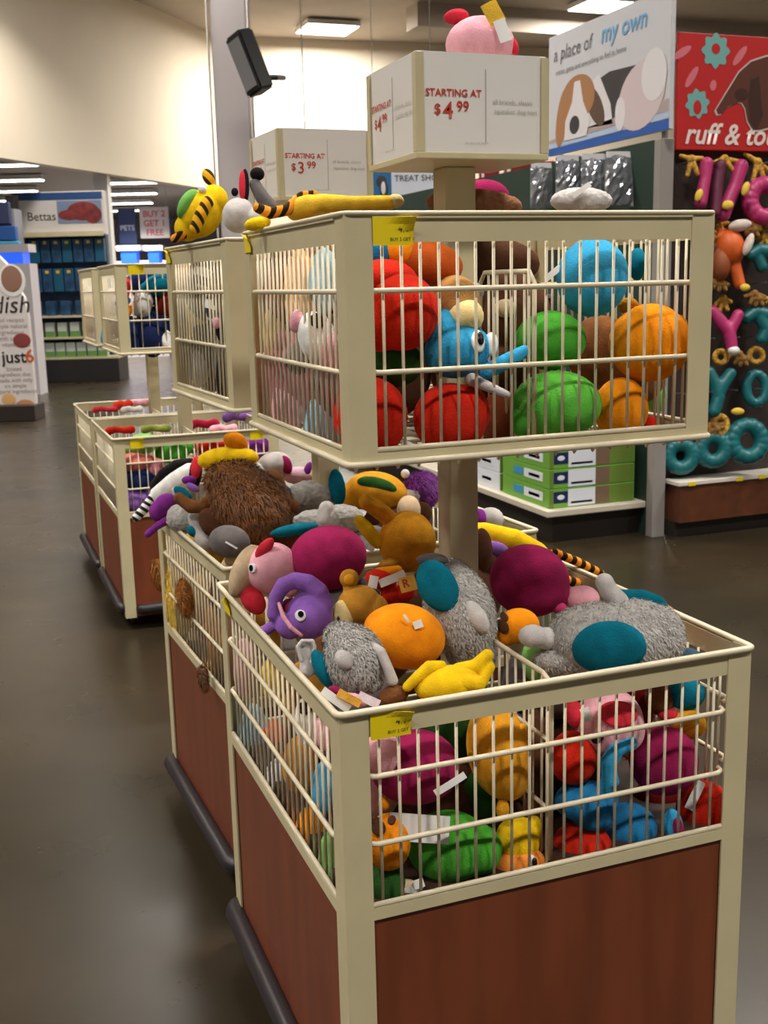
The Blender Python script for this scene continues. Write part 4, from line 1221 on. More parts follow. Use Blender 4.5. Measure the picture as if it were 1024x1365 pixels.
# ---- far bins' toys -----------------------------------------------------------------------------------------
FAR = [('rope_toy', 190, 592, 24, 12, LGREEN, 'y', 3.66, 'lime green toys heap behind the front wires of the third bin, left of the middle'),
       ('rope_toy', 232, 600, 22, 16, GREEN, 'y', 3.66, 'green toy behind the front wires of the third bin in the middle'),
       ('rope_toy', 180, 616, 22, 12, fab('salmon', (214, 120, 110)), 'y', 3.65, 'salmon toy behind the front wires of the third bin'),
       ('rope_toy', 182, 638, 22, 16, NAVY, 'y', 3.66, 'navy toy behind the front wires of the third bin'),
       ('rope_toy', 176, 668, 18, 14, PURP, 'y', 3.65, 'purple toy at the bottom of the front wires of the third bin'),
       ('rope_toy', 205, 662, 16, 20, fab('mauve', (120, 92, 150)), 'y', 3.67, 'mauve toy at the bottom of the third bin beside the purple one'),
       ('rope_toy', 204, 622, 12, 12, fab('rose_pink', (226, 140, 150)), 'y', 3.65, 'rose pink toy behind the front wires of the third bin'),
       ('rope_toy', 275, 594, 24, 10, RED, 'y', 3.66, 'red toy behind the front wires of the third bin, behind the duck'),
       ('rope_toy', 340, 600, 16, 20, PURP2, 'y', 3.66, 'purple toy behind the front wires at the right end of the third bin'),
       ('rope_toy', 160, 574, 20, 8, RED, 'z', .90, 'red toy lying at the left in the third bin'),
       ('rope_toy', 208, 572, 20, 8, fab('olive', (140, 150, 70)), 'z', .90, 'olive toy lying in the middle of the third bin'),
       ('rope_toy', 270, 566, 22, 10, fab('crimson', (190, 40, 70)), 'z', .90, 'crimson toy lying right of the pole in the third bin'),
       ('rope_toy', 316, 556, 18, 10, PURP, 'z', .90, 'purple toy at the right of the third bin'),
       ('rope_toy', 298, 572, 18, 9, PINK, 'z', .90, 'pink toy between crimson and purple ones in the third bin'),
       ('rope_toy', 140, 546, 18, 6, RED2, 'z', .92, 'pinkish red toy lying at the left in the farthest bin'),
       ('rope_toy', 164, 540, 10, 9, fab('brick', (206, 60, 40)), 'z', .93, 'orange red toy in the farthest bin'),
       ('rope_toy', 184, 538, 12, 8, PINK, 'z', .93, 'pink toy in the farthest bin right of the red ones'),
       ('rope_toy', 176, 546, 14, 7, WHITEF, 'z', .91, 'white toy in the farthest bin'),
       ('squeaky_toy', 164, 384, 9, 14, RED2, 'y', 3.78, 'red and pink toy at the upper left of the third cage'),
       ('squeaky_toy', 212, 380, 22, 12, TEAL, 'y', 3.78, 'teal toy at the top of the third cage'),
       ('squeaky_toy', 164, 402, 9, 7, BLUE2, 'y', 3.78, 'blue toy at the left of the third cage above an orange one'),
       ('squeaky_toy', 168, 414, 8, 8, ORANGE, 'y', 3.77, 'orange toy at the left of the third cage'),
       ('squeaky_toy', 190, 405, 12, 16, GREYL, 'y', 3.78, 'pale grey toy in the middle of the third cage'),
       ('squeaky_toy', 224, 404, 14, 16, fab('dark_red', (140, 40, 36)), 'y', 3.79, 'dark red toy at the right of the third cage'),
       ('squeaky_toy', 177, 446, 13, 22, NAVY, 'y', 3.80, 'navy toy at the bottom left of the third cage'),
       ('squeaky_toy', 200, 446, 20, 26, fab('ink_blue', (28, 38, 76)), 'y', 3.80, 'ink blue toy at the bottom middle of the third cage'),
       ('squeaky_toy', 222, 455, 9, 14, WHITEF, 'y', 3.77, 'white toy at the bottom right of the third cage'),
       ('squeaky_toy', 222, 462, 6, 6, ORANGE, 'y', 3.75, 'small orange toy in front of the white one in the third cage'),
       ('squeaky_toy', 131, 424, 6, 7, PURP, 'x', .203, 'purple toy behind the left wires of the third cage'),
       ('squeaky_toy', 140, 448, 6, 11, BLUE, 'x', .203, 'blue toy low behind the left wires of the third cage'),
       ('squeaky_toy', 133, 440, 9, 26, fab('pale_lilac', (206, 186, 206)), 'x', .206, 'pale lilac toy behind the left wires of the third cage'),
       ('squeaky_toy', 115, 432, 4, 8, RED2, 'x', .203, 'red toy behind the left wires of the farthest cage'),
       ('squeaky_toy', 118, 406, 8, 36, fab('pale_rose', (222, 198, 190)), 'x', .206, 'pale rose toy behind the left wires of the farthest cage'),
       ('squeaky_toy', 200, 372, 30, 14, NAVY, 'y', 3.9, 'navy toy at the upper back of the third cage')]
for (n, u, v, ru, rv, m, how, val, lb) in FAR:
    if n == 'rope_toy' and how == 'z':
        pr = [C((u-ru*.75, v+rv*.1, rv*.7), (u-ru*.3, v-rv*.2, rv*.55), (u+ru*.3, v, rv*.55), (u+ru*.75, v-rv*.15, rv*.7))]
    else:
        ru, rv = (ru*1.2, rv*1.2) if how != 'x' else (ru, rv)
        pr = [E(u, v, ru*.8, rv, 10), E(u-ru*.55, v+rv*.3, ru*.45, rv*.6), E(u+ru*.55, v-rv*.2, ru*.45, rv*.6)]
    if how == 'x':
        val = leftx(u, v, ru, rv, .192)
    toy(n, 'pet toy', lb, (u, v, how, val), [('body', m, pr)])

# ================================================================== RIGHT SIDE: GONDOLA, BANNERS, PEG WALL
GM = mat('gondola_grey', (150, 144, 140), rough=.45)
DKGREEN = mat('dark_green_panel', (30, 52, 42), rough=.6)
DARK = mat('dark_kick_plate', (44, 36, 32), rough=.5)
gd = empty('gondola_shelf', (3.4, 4.2, 0), 0, 'grey shop shelf with dark green back panel and low base deck of cartons', 'shelf')
bm = bmesh.new(); box(bm, -.02, .07, -.09, -.02, 0, 2.36, .004)
from_bm('upright', bm, GM, gd)
bm = bmesh.new(); box(bm, -.02, .07, 2.4, 2.46, 0, 2.36, .004)
from_bm('upright', bm, GM, gd)
bm = bmesh.new(); box(bm, -.01, .06, -.02, 4.6, 0, 2.36)
from_bm('back_panel', bm, DKGREEN, gd)
bm = bmesh.new(); box(bm, -.70, 0, .0, 4.6, .175, .215, .006)
from_bm('base_deck', bm, mat('deck_cream', (206, 196, 178), rough=.4), gd)
bm = bmesh.new(); box(bm, -.62, 0, .08, 4.5, 0, .175)
from_bm('kick_plate', bm, DARK, gd)
for kz in (1.05, 1.45):
    bm = bmesh.new(); box(bm, -.42, 0, 1.2, 4.6, kz, kz+.025, .003)
    from_bm('shelf_board', bm, GM, gd)

# cartons on the base deck
BXG = mat('carton_green', (112, 168, 62), rough=.5)
BXW = mat('carton_white', (226, 230, 240), rough=.45)
BXN = mat('carton_navy', (26, 40, 84), rough=.45)
BXC = mat('carton_cyan', (60, 150, 210), rough=.45)
BXB = mat('carton_brown', (120, 96, 76), rough=.5)
BXO = mat('carton_olive', (104, 132, 50), rough=.5)


def carton(x, y, z, label, w=.60, d=.62, h=.118, body=BXG):
    r = empty('carton', (x, y, z), 0, label, 'box', 'cartons stacked on the base deck')
    bm = bmesh.new(); box(bm, 0, w, 0, d, 0, h, .003)
    from_bm('body', bm, body, r)

    def lab(name, m, x0, x1, z0, z1, f='f'):
        bm = bmesh.new()
        if f == 'f':
            box(bm, x0, x1, -.0015, .001, z0, z1)
        else:
            box(bm, -.0015, .001, x0, x1, z0, z1)
        from_bm(name, bm, m, r)
    lab('front_print', BXO, .004, .03, .004, h-.004)
    lab('logo_patch', BXN, .03, .13, .03, .10)
    lab('white_print', BXW, .13, .32, .006, h-.008)
    lab('navy_line', BXN, .15, .30, .02, .034)
    lab('picture_print', BXB, .32, .42, .006, h-.006)
    lab('olive_print', BXO, .42, w-.01, .006, h-.006)
    bm = bmesh.new()
    # small light curl inside the navy patch
    add_ell(bm, Vector((.08, -.002, .065)), Vector((.026, 0, 0)), Vector((0, 0, .016)), Vector((0, .001, 0)), 12, 6)
    from_bm('logo_mark', bm, BXW, r)
    lab('side_cyan', BXC, .34, .46, .04, .085, 's')
    lab('side_white', BXW, .08, .32, .035, .09, 's')
    lab('side_navy', BXN, .12, .26, .05, .07, 's')
    return r


for i, pos in enumerate(('bottom', 'second', 'third', 'fourth')):
    carton(2.745, 4.26, .216+i*.12, 'green and white carton on the base deck, %s of the near stack' % pos)
for i, pos in enumerate(('bottom', 'second', 'top')):
    carton(2.745, 4.93, .216+i*.12, 'white and blue carton on the base deck behind the green stack, %s of its stack' % pos, body=BXW)

# puppy banner on the end of the gondola
bn = empty('hanging_banner', (3.38, 4.04, 2.40), 0, 'white banner with a beagle puppy above the shelf, reading a place of my own', 'banner')
bm = bmesh.new(); box(bm, 0, .03, 0, 1.40, 0, .76, .004)
from_bm('board', bm, mat('banner_white', (206, 206, 212), rough=.5), bn)
bm = bmesh.new()
for yy in (.1, 1.3):
    box(bm, .034, .05, yy-.02, yy+.02, -.12, .7)
from_bm('bracket', bm, GM, bn)
AXB, AZB = Vector((0, -1, 0)), Vector((0, 0, 1))
OB = Vector((-.001, 1.40, 0))


def bpoly(name, m, pts, lvl, parent=bn, o=OB, ax=AXB, az=AZB, W=1.40, H=.76):
    bm = bmesh.new()
    n = ax.cross(az)
    poly(bm, [o+ax*(s*W)+az*(t*H)+n*(.0008*lvl) for s, t in pts], n, .0006)
    return from_bm(name, bm, m, parent)


def ovalpts(cx, cy, rx, ry, n=24, ang=0, wob=0):
    t = math.radians(ang)
    out = []
    for i in range(n):
        a_ = 2*math.pi*i/n
        k_ = 1+wob*math.cos(8*a_)
        x, y = rx*k_*math.cos(a_), ry*k_*math.sin(a_)
        out.append((cx+x*math.cos(t)-y*math.sin(t), cy+x*math.sin(t)+y*math.cos(t)))
    return out


PB = mat('print_beagle_brown', (172, 122, 82), rough=.5)
PK = mat('print_black', (62, 58, 60), rough=.5)
PW = mat('print_white', (226, 222, 226), rough=.5)
PPK = mat('print_pinkish', (214, 196, 200), rough=.5)
PBL = mat('print_blue', (44, 92, 176), rough=.5)
bpoly('blue_stripe', PBL, [(0, .0), (1, .0), (1, .075), (0, .055)], 1)
bpoly('pale_stripe', mat('print_pale_blue', (182, 200, 226), rough=.5), [(0, .06), (1, .08), (1, .13), (0, .1)], 1)
bpoly('puppy_body', PK, [(.40, .50), (.55, .55), (.80, .53), (.92, .42), (.88, .18), (.45, .16)], 1)
bpoly('puppy_chest', PW, [(.34, .16), (.38, .5), (.46, .56), (.56, .3), (.58, .14)], 2)
bpoly('second_puppy', PPK, ovalpts(.80, .30, .17, .26, ang=-12), 3)
bpoly('second_puppy_head', PW, ovalpts(.89, .42, .09, .19), 4)
bpoly('blanket_print', mat('print_blanket', (176, 160, 158), rough=.5), [(0, .10), (1, .13), (1, .22), (0, .13)], 2)
bpoly('puppy_paw', PW, ovalpts(.64, .2, .04, .13), 4)
bpoly('puppy_ear', PB, ovalpts(.14, .30, .055, .24, ang=-8), 3)
bpoly('puppy_ear', mat('print_dark_brown', (96, 74, 62), rough=.5), ovalpts(.43, .32, .06, .18, ang=20), 3)
bpoly('puppy_head', PB, ovalpts(.28, .42, .15, .19), 4)
bpoly('puppy_muzzle', PW, [(.25, .56), (.30, .56), (.33, .38), (.39, .22), (.36, .10), (.16, .10), (.17, .26), (.23, .40)], 5)
bpoly('puppy_nose', PK, ovalpts(.255, .21, .045, .075), 6)
text_obj('lettering', 'a place of', .125, mat('print_grey_ink', (112, 112, 118), rough=.5), bn, OB+AXB*.07+AZB*.595, AXB, AZB, off=.002, shear=.15)
text_obj('lettering', 'my own', .155, mat('print_sky_ink', (110, 168, 214), rough=.5), bn, OB+AXB*.66+AZB*.60, AXB, AZB, off=.002, shear=.15, bold=.002)
text_obj('lettering', 'crates, gates and everything to feel at home', .048, mat('print_grey_ink', (112, 112, 118)), bn, OB+AXB*.1+AZB*.505, AXB, AZB, off=.002)

# red banner
rb = empty('red_banner', (3.49, 4.12, 2.30), 0, 'red banner with teal flowers and brown dog, reading ruff & tough, above hanging toys', 'banner')
PRED = mat('print_red', (190, 34, 34), rough=.5)
PTE = mat('print_teal', (116, 176, 172), rough=.5)
PPI = mat('print_pink', (214, 116, 128), rough=.5)
PDB = mat('print_dog_brown', (92, 50, 38), rough=.5)
bm = bmesh.new(); box(bm, 0, 1.5, 0, .03, 0, .64, .003)
from_bm('board', bm, PRED, rb)
OR = Vector((0, -.001, 0))
AXR = Vector((1, 0, 0))
kw = dict(parent=rb, o=OR, ax=AXR, W=1.0, H=1.0)
bpoly('flower', PTE, ovalpts(.25, .55, .088, .088, 48, 0, .13), 1, **kw)
bpoly('flower_centre', PRED, ovalpts(.25, .56, .03, .03), 2, **kw)
bpoly('flower', PTE, ovalpts(.135, .255, .075, .075, 48, 10, .13), 1, **kw)
bpoly('flower_centre', PRED, ovalpts(.135, .235, .028, .04), 2, **kw)
for (cx, cy, an) in ((.09, .40, 55), (.42, .53, 50), (.02, .53, 30), (.24, .36, 80)):
    bpoly('pink_bone', PPI, ovalpts(cx, cy, .07 if an < 70 else .03, .022, 24, an), 1, **kw)
dog = [(.265, .225), (.28, .20), (.31, .205), (.345, .245), (.38, .255), (.42, .27), (.445, .27), (.47, .24), (.49, .17), (.53, .12), (.58, .12), (.75, .16), (1.1, .2), (1.1, .6), (.75, .56), (.60, .53), (.50, .50), (.42, .44), (.34, .33)]
cxm, cym = .6, .34
bpoly('dog_outline', mat('print_pale_line', (206, 190, 186), rough=.5), [(cxm+(x-cxm)*1.035, cym+(y-cym)*1.05) for x, y in dog], 2, **kw)
bpoly('dog_head', PDB, dog, 3, **kw)
bpoly('dog_ear', mat('print_dog_dark', (64, 36, 30), rough=.5), [(.50, .40), (.56, .42), (.60, .2), (.56, .12), (.51, .16), (.49, .28)], 4, **kw)
bpoly('dog_muzzle_patch', mat('print_dog_dark', (64, 36, 30)), ovalpts(.44, .315, .05, .035), 4, **kw)  # darker printed patch on the dog's muzzle
text_obj('lettering', 'ruff & tough', .165, mat('print_letter_white', (236, 220, 214), rough=.5), rb, OR+AXR*.05+AZB*.035, AXR, AZB, off=.003, shear=.25, bold=.003)

# peg wall below the red banner
pw = empty('pegboard_bay', (3.46, 4.15, 0), 0, 'dark peg wall bay with brown base under the red banner', 'shelf')
PEGM = mat('peg_wall_dark', (52, 40, 36), rough=.7, var=.1, vscale=20)
bm = bmesh.new(); box(bm, 0, 1.9, .02, .06, .3, 2.32)
from_bm('back_panel', bm, PEGM, pw)
bm = bmesh.new(); box(bm, .05, 1.9, -.14, .02, .10, .33)
from_bm('base_front', bm, mat('base_brown', (92, 50, 28), rough=.45, var=.1), pw)
bm = bmesh.new(); box(bm, .05, 1.9, -.08, .02, 0, .10)
from_bm('kick_plate', bm, DARK, pw)
bm = bmesh.new(); box(bm, .03, 1.9, -.15, .02, .33, .355, .003)
from_bm('shelf_lip', bm, mat('lip_white', (224, 216, 206), rough=.4), pw)
for xx in (.10, .45, .62, .95):
    bm = bmesh.new(); box(bm, xx, xx+.05, -.153, -.149, .328, .352)
    from_bm('price_strip', bm, YELLOWTAG, pw)
bm = bmesh.new()
for zz in (2.22, 1.86, 1.52, 1.2, .88):
    for xx in (.08, .26, .44, .62, .8, 1.0):
        tube(bm, [(xx, .02, zz), (xx, -.14, zz+.01)], .004, 6)
from_bm('peg_hook', bm, STEEL, pw)
MAGR = mat('rubber_magenta', (186, 50, 112), rough=.4, var=.05)
TEALR = mat('rubber_teal', (18, 102, 108), rough=.4, var=.05)
ORR = mat('rubber_orange', (216, 96, 32), rough=.5, var=.1)
RAFF = mat('raffia_gold', (190, 144, 50), rough=.7, var=.3, vscale=60)
YLAB = mat('label_yellow', (226, 190, 60), rough=.5)
PWY = 4.06


def hang(name, label, m, uv, prims, extra=()):
    return toy(name, 'dog toy', label, (*uv, 'y', PWY), [('body', m, prims)] + list(extra))


def ringc(cx, cy, R, r, sy=1, n=15, a0=0):
    return C(*[(cx+R*math.cos(a0+2*math.pi*i/n), cy+R*sy*math.sin(a0+2*math.pi*i/n), r) for i in range(n+1)])


def ribbon(u, v, w_, h_):
    random.seed(int(u*7+v))
    return [C((u-w_, v+h_*random.uniform(-.4, .6), 3), (u, v, 4), (u+w_, v+h_*random.uniform(-.3, .7), 3)), C((u-w_*.4, v+h_, 3), (u, v, 4), (u+w_*.6, v+h_*.9, 3)), E(u, v, 6, 6)]


hang('rubber_bone', 'magenta stick toy at the top left of the peg wall', MAGR, (938, 240), [C((942, 218, 9), (940, 240, 8), (934, 270, 9))], [('raffia', RAFF, ribbon(922, 212, 14, 22)), ('label_card', YLAB, [E(929, 263, 5, 9, -20, -10, 3)])])
hang('rubber_bone', 'magenta stick toy second from the left in the top row of the peg wall', MAGR, (975, 250), [C((988, 222, 10), (980, 248, 9), (964, 286, 10))], [('raffia', RAFF, ribbon(966, 212, 18, 16)), ('label_card', YLAB, [E(966, 277, 8, 6, 10, -14, 3)]), ('label_card', YLAB, [E(990, 255, 5, 10, -20, -12, 3)])])
hang('rubber_ring', 'magenta ring toy at the right of the top row of the peg wall', MAGR, (1016, 268), [ringc(1020, 268, 20, 12, 1.1)], [('raffia', RAFF, ribbon(1010, 216, 16, 26))])
hang('plush_fox', 'orange and white plush hanging in the second row of the peg wall', ORR, (975, 330), [E(972, 330, 20, 26, 10), E(958, 316, 10, 12), C((978, 350, 9), (986, 378, 8))], [('belly', fab('peg_white', (222, 206, 196)), [E(982, 304, 16, 8, 10, -14), E(992, 330, 6, 16, -20, -18)], dict(label='white fur patch')), ('raffia', RAFF, ribbon(958, 300, 12, 10)), ('label_card', YLAB, [E(990, 385, 7, 5, 0, -10, 3)])])
hang('rubber_ring', 'teal curved toy at the right of the second row of the peg wall', TEALR, (1012, 336), [C((1002, 340, 9), (1012, 334, 10), (1030, 336, 10)), C((1010, 340, 8), (1016, 356, 8))], [('raffia', RAFF, ribbon(1018, 316, 10, 10))])
hang('plush_fox', 'orange brown plush hanging behind the right cage post', mat('rubber_brown', (150, 78, 40), rough=.6), (962, 352), [E(960, 352, 14, 24), E(952, 332, 10, 10)])
hang('rubber_tug', 'magenta Y shaped toy in the middle of the peg wall', MAGR, (966, 436), [C((950, 414, 8), (962, 430, 9), (972, 442, 9), (976, 464, 8)), C((984, 420, 8), (974, 440, 8))], [('raffia', RAFF, ribbon(964, 398, 10, 16)), ('tip', WHITEF, [E(977, 468, 8, 6, 0, -4)], dict(label='white tip'))])
hang('rubber_tug', 'teal hooked toy in the third row at the right of the peg wall', TEALR, (1012, 422), [C((996, 424, 9), (1008, 416, 10), (1024, 420, 9)), C((1012, 420, 9), (1022, 440, 9), (1016, 452, 8))], [('raffia', RAFF, ribbon(1012, 396, 14, 8))])
hang('rubber_tug', 'teal Y shaped toy low on the peg wall next to the cage', TEALR, (958, 516), [C((946, 496, 8), (954, 512, 9), (958, 530, 9), (952, 548, 9)), C((974, 498, 8), (964, 512, 9), (958, 524, 9))], [('raffia', RAFF, [ringc(961, 476, 8, 4)])])
hang('rubber_ring', 'teal ring toy low at the right of the peg wall', TEALR, (1010, 518), [ringc(1008, 518, 13, 7, 1.5)], [('raffia', RAFF, [ringc(1008, 474, 9, 4)])])
hang('rubber_chain', 'teal chew toy of three joined rings lying above the white shelf lip', TEALR, (950, 596), [ringc(907, 608, 16, 10, 1.0), ringc(950, 599, 16, 10, 1.0), ringc(996, 588, 20, 11, 1.05)], [('raffia', RAFF, [ringc(960, 566, 9, 5, 1.2)]), ('label_card', YLAB, [E(981, 549, 9, 5, 0, -8, 3)])])
hang('rubber_bone', 'dark magenta stick toy hanging behind others in the top row', mat('rubber_wine', (96, 26, 58), rough=.5), (958, 245), [C((960, 220, 8), (956, 250, 8), (954, 284, 8))])
hang('rope_knot', 'gold raffia knot hanging between the peg wall rows', RAFF, (1014, 372), [E(1018, 300, 10, 8), E(950, 352, 8, 10), C((1010, 300, 4), (1020, 320, 4))])

for (u, v, lb) in ((957, 372, 'gold raffia bundle next to the cage post in the second row of the peg wall'), (1006, 392, 'gold raffia bundle in the third row at the right of the peg wall'),
                   (985, 472, 'gold raffia bundle in the fourth row of the peg wall'), (950, 566, 'gold raffia bundle above the teal chain toy'), (940, 306, 'gold raffia bundle beside the orange plush of the peg wall'), (1000, 300, 'gold raffia bundle under the magenta ring')):
    hang('raffia_bundle', lb, mat('raffia_brown', (128, 92, 40), rough=.8, var=.35, vscale=60), (u, v), ribbon(u, v, 13, 12)+ribbon(u+5, v+6, 9, 9))

# silver bags and red packs on the gondola
BAG = mat('silver_cellophane', (140, 142, 148), rough=.15, metal=.5, bump=.8, bscale=25)


def crumple_bag(label, u, v, how, val, wpx, hpx, m=BAG, name='cellophane_bag'):
    P = at(u, v, how, val)
    dep = (P-CAM).dot(FW)
    k = dep/FPX
    r = empty(name, P-Vector((0, 0, hpx*k/2)), 0, label, 'bag')
    random.seed(int(u+v))
    bm = bmesh.new()
    NX, NY = 9, 11
    for side in (-1, 1):
        G = []
        for j in range(NY):
            row = []
            for i in range(NX):
                s, t = i/(NX-1)-.5, j/(NY-1)
                edge = (1-(2*s)**2)*math.sin(math.pi*min(1, max(0, t*1.05)))
                dd = side*(edge*wpx*k*.22+.002)+random.uniform(-1, 1)*wpx*k*.05*(edge > .1)
                row.append(bm.verts.new(RT*(s*wpx*k)+UP*(t*hpx*k+random.uniform(-1, 1)*hpx*k*.02)+FW*dd))
            G.append(row)
        for j in range(NY-1):
            for i in range(NX-1):
                bm.faces.new((G[j][i], G[j][i+1], G[j+1][i+1], G[j+1][i]))
    bmesh.ops.remove_doubles(bm, verts=bm.verts, dist=.0005)
    o = from_bm('bag_body', bm, m, r)
    bm = bmesh.new()
    c = UP*(hpx*k*.99)
    obox(bm, c, RT, FW, UP, (wpx*k*.9, .012, hpx*k*.12))
    from_bm('header_strip', bm, mat('clear_strip', (214, 214, 218), rough=.2), r)
    return r


for i, (u, v, w_, h_) in enumerate(((722, 248, 30, 58), (758, 242, 34, 66), (792, 240, 34, 66), (826, 238, 38, 68))):
    crumple_bag('crinkled silver bag hanging on the shelf, %s of the four' % ('leftmost', 'second from left', 'third from left', 'rightmost')[i], u, v, 'x', 3.30-.0*i, w_, h_)
RP = mat('pack_red', (140, 28, 34), rough=.4)
for i, (u, v, w_, h_) in enumerate(((652, 236, 26, 30), (690, 234, 36, 32), (726, 232, 24, 32))):
    P = at(u, v, 'y', 7.0)
    k = (P-CAM).dot(FW)/FPX
    r = empty('red_pack', P-Vector((0, 0, h_*k/2)), -YAW, 'dark red package on a far shelf under the price box, %s of three' % ('left', 'middle', 'right')[i], 'package')
    bm = bmesh.new(); box(bm, -w_*k/2, w_*k/2, -.06, .06, 0, h_*k, .008)
    from_bm('body', bm, RP, r)
    bm = bmesh.new(); box(bm, -w_*k*.42, -w_*k*.28, -.063, -.058, h_*k*.1, h_*k*.9)
    from_bm('label_card', bm, TAGWHITE, r)
# shelf top that carries the packs
P = at(690, 252, 'y', 7.0)
bm = bmesh.new(); box(bm, -.35, .55, -.15, .25, -.03, 0)
box(bm, -.35, .55, .2, .25, -P.z+.0, 0)
sh = from_bm('display_rack', bm, GM, None, (P.x, P.y, P.z))
tag(sh, 'plain grey rack carrying dark red packages behind the nearest bin', 'rack')

# treat sign
P = at(536, 250, 'y', 9.0)
k = (P-CAM).dot(FW)/FPX
ts = empty('hanging_sign', (P.x, P.y, P.z-20*k), -YAW, 'white hanging sign with a dog picture reading TREAT SHOPP', 'sign')
bm = bmesh.new(); box(bm, -40*k, 44*k, -.012, .012, 0, 44*k, .003)
from_bm('board', bm, mat('treat_white', (216, 220, 232), rough=.5), ts)
bm = bmesh.new(); box(bm, -40*k, -14*k, -.015, -.011, 6*k, 43*k)
from_bm('picture_panel', bm, mat('treat_blue', (40, 110, 160), rough=.5), ts)
bm = bmesh.new(); add_ell(bm, Vector((-24*k, -.016, 18*k)), Vector((6*k, 0, 0)), Vector((0, 0, 12*k)), Vector((0, .003, 0)), 16, 8)
add_ell(bm, Vector((-27*k, -.018, 28*k)), Vector((7*k, 0, 0)), Vector((0, 0, 8*k)), Vector((0, .003, 0)), 16, 8)
from_bm('dog_print', bm, PK, ts)
bm = bmesh.new(); add_ell(bm, Vector((-25*k, -.02, 20*k)), Vector((3*k, 0, 0)), Vector((0, 0, 9*k)), Vector((0, .003, 0)), 12, 8)
from_bm('dog_chest_print', bm, PW, ts)
text_obj('lettering', 'TREAT SHOPP', 11*k, INK, ts, (-10*k, -.014, 28*k), (1, 0, 0), (0, 0, 1), off=.002)
bm = bmesh.new()
for xx in (-36*k, 40*k):
    tube(bm, [(xx, 0, 44*k), (xx, 0, 7.0-ts.location.z)], .004, 6)
from_bm('hanging_wire', bm, STEEL, ts)

# ================================================================== FAR LEFT: STANDS AND ENDCAPS
def vbase(u, v, d, z=0):
    P = at(u, v, 'd', d)
    return Vector((P.x, P.y, z))


b0 = vbase(11, 500, 14.0)
st = empty('banner_stand', b0, -YAW, 'tall white floor stand advertising dish and just 6 food', 'stand')
k = 14.0/FPX*1.0
bm = bmesh.new()
pts = [(-.42, .0), (.33, .0), (.33, 1.20), (.30, 1.45), (.24, 1.56), (.17, 1.72), (.12, 1.86), (.02, 1.97), (-.42, 1.97)]
poly(bm, [(x, -.06, .06+z) for x, z in pts], (0, 1, 0), .10)
from_bm('panel', bm, mat('stand_white', (222, 214, 212), rough=.5), st)
bm = bmesh.new(); box(bm, -.45, .36, -.22, .22, 0, .2, .01)
from_bm('base', bm, DARK, st)
AX1, AZ1 = Vector((1, 0, 0)), Vector((0, 0, 1))
text_obj('lettering', 'dish', .30, INK, st, (-.12, -.062, 1.33), AX1, AZ1, off=.002, shear=.2)
text_obj('lettering', 'just', .21, INK, st, (-.04, -.062, .72), AX1, AZ1, off=.002, bold=.004)
text_obj('lettering', '6', .23, mat('stand_orange_ink', (206, 96, 50), rough=.5), st, (.25, -.062, .72), AX1, AZ1, off=.002, bold=.004)
for i, s in enumerate(('real recipes', 'simple natural', 'ingredients', 'with added', 'vitamins')):
    text_obj('lettering', s, .075, mat('stand_grey_ink', (150, 140, 138), rough=.5), st, (.10, -.062, 1.22-i*.075), AX1, AZ1, 'CENTER', off=.002)
for i, s in enumerate(('limited', 'ingredient diet', 'made with only', 'six simple', 'natural ingredients')):
    text_obj('lettering', s, .07, mat('stand_grey_ink', (150, 140, 138)), st, (.10, -.062, .62-i*.07), AX1, AZ1, 'CENTER', off=.002)


def fl(name, m, cx, cz, rx, rz, y=-.064, parent=None):
    bm = bmesh.new()
    add_ell(bm, Vector((cx, y, cz)), Vector((rx, 0, 0)), Vector((0, 0, rz)), Vector((0, .004, 0)), 20, 8)
    return from_bm(name, bm, m, parent)


fl('bowl_print', WHITE, .17, 1.72, .17, .20, parent=st)
fl('food_print', mat('print_kibble', (150, 110, 92), rough=.6), .17, 1.74, .13, .16, -.068, st)
fl('meat_print', mat('print_meat', (136, 58, 58), rough=.6), .23, .99, .11, .09, parent=st)
fl('meat_print', mat('print_meat', (136, 58, 58)), -.3, .99, .08, .06, parent=st)
fl('leaf_print', mat('print_leaf', (104, 120, 76), rough=.6), -.24, .20, .1, .12, parent=st)
fl('peach_print', mat('print_peach', (214, 168, 110), rough=.6), -.0, .26, .09, .08, parent=st)
fl('potato_print', mat('print_potato', (186, 130, 86), rough=.6), .2, .16, .13, .1, parent=st)

# endcap with fish header
b1 = vbase(108, 505, 20.0)
k = 20.0/FPX
ec = empty('endcap_shelf', b1, -YAW, 'dark endcap shelf with a Bettas header and blue packages at the far left', 'shelf')
BK = mat('endcap_black', (38, 36, 36), rough=.5)
bm = bmesh.new(); box(bm, -.72, .78, -.35, .4, 0, .4, .01); from_bm('base', bm, BK, ec)
bm = bmesh.new(); box(bm, -.84, .60, .1, .3, .3, 3.1); from_bm('back_panel', bm, mat('endcap_navy', (34, 56, 84), rough=.5, var=.3, vscale=7), ec)
bm = bmesh.new(); box(bm, -1.0, -.80, -.2, .3, .3, 3.2); from_bm('side_panel', bm, mat('endcap_grey', (120, 116, 114), rough=.5, var=.2, vscale=10), ec)
hd = None
bm = bmesh.new(); box(bm, -.92, .66, -.12, .1, 2.52, 3.26, .01); hd = from_bm('header_board', bm, mat('endcap_header_white', (214, 208, 204), rough=.5), ec)
bm = bmesh.new(); box(bm, -.90, .64, -.126, -.118, 3.12, 3.24); from_bm('blue_strip', bm, mat('endcap_blue', (40, 76, 130), rough=.5), hd)
bm = bmesh.new(); box(bm, -.15, .62, -.126, -.118, 2.72, 3.10); from_bm('sky_print', bm, mat('endcap_sky', (120, 138, 166), rough=.5), hd)
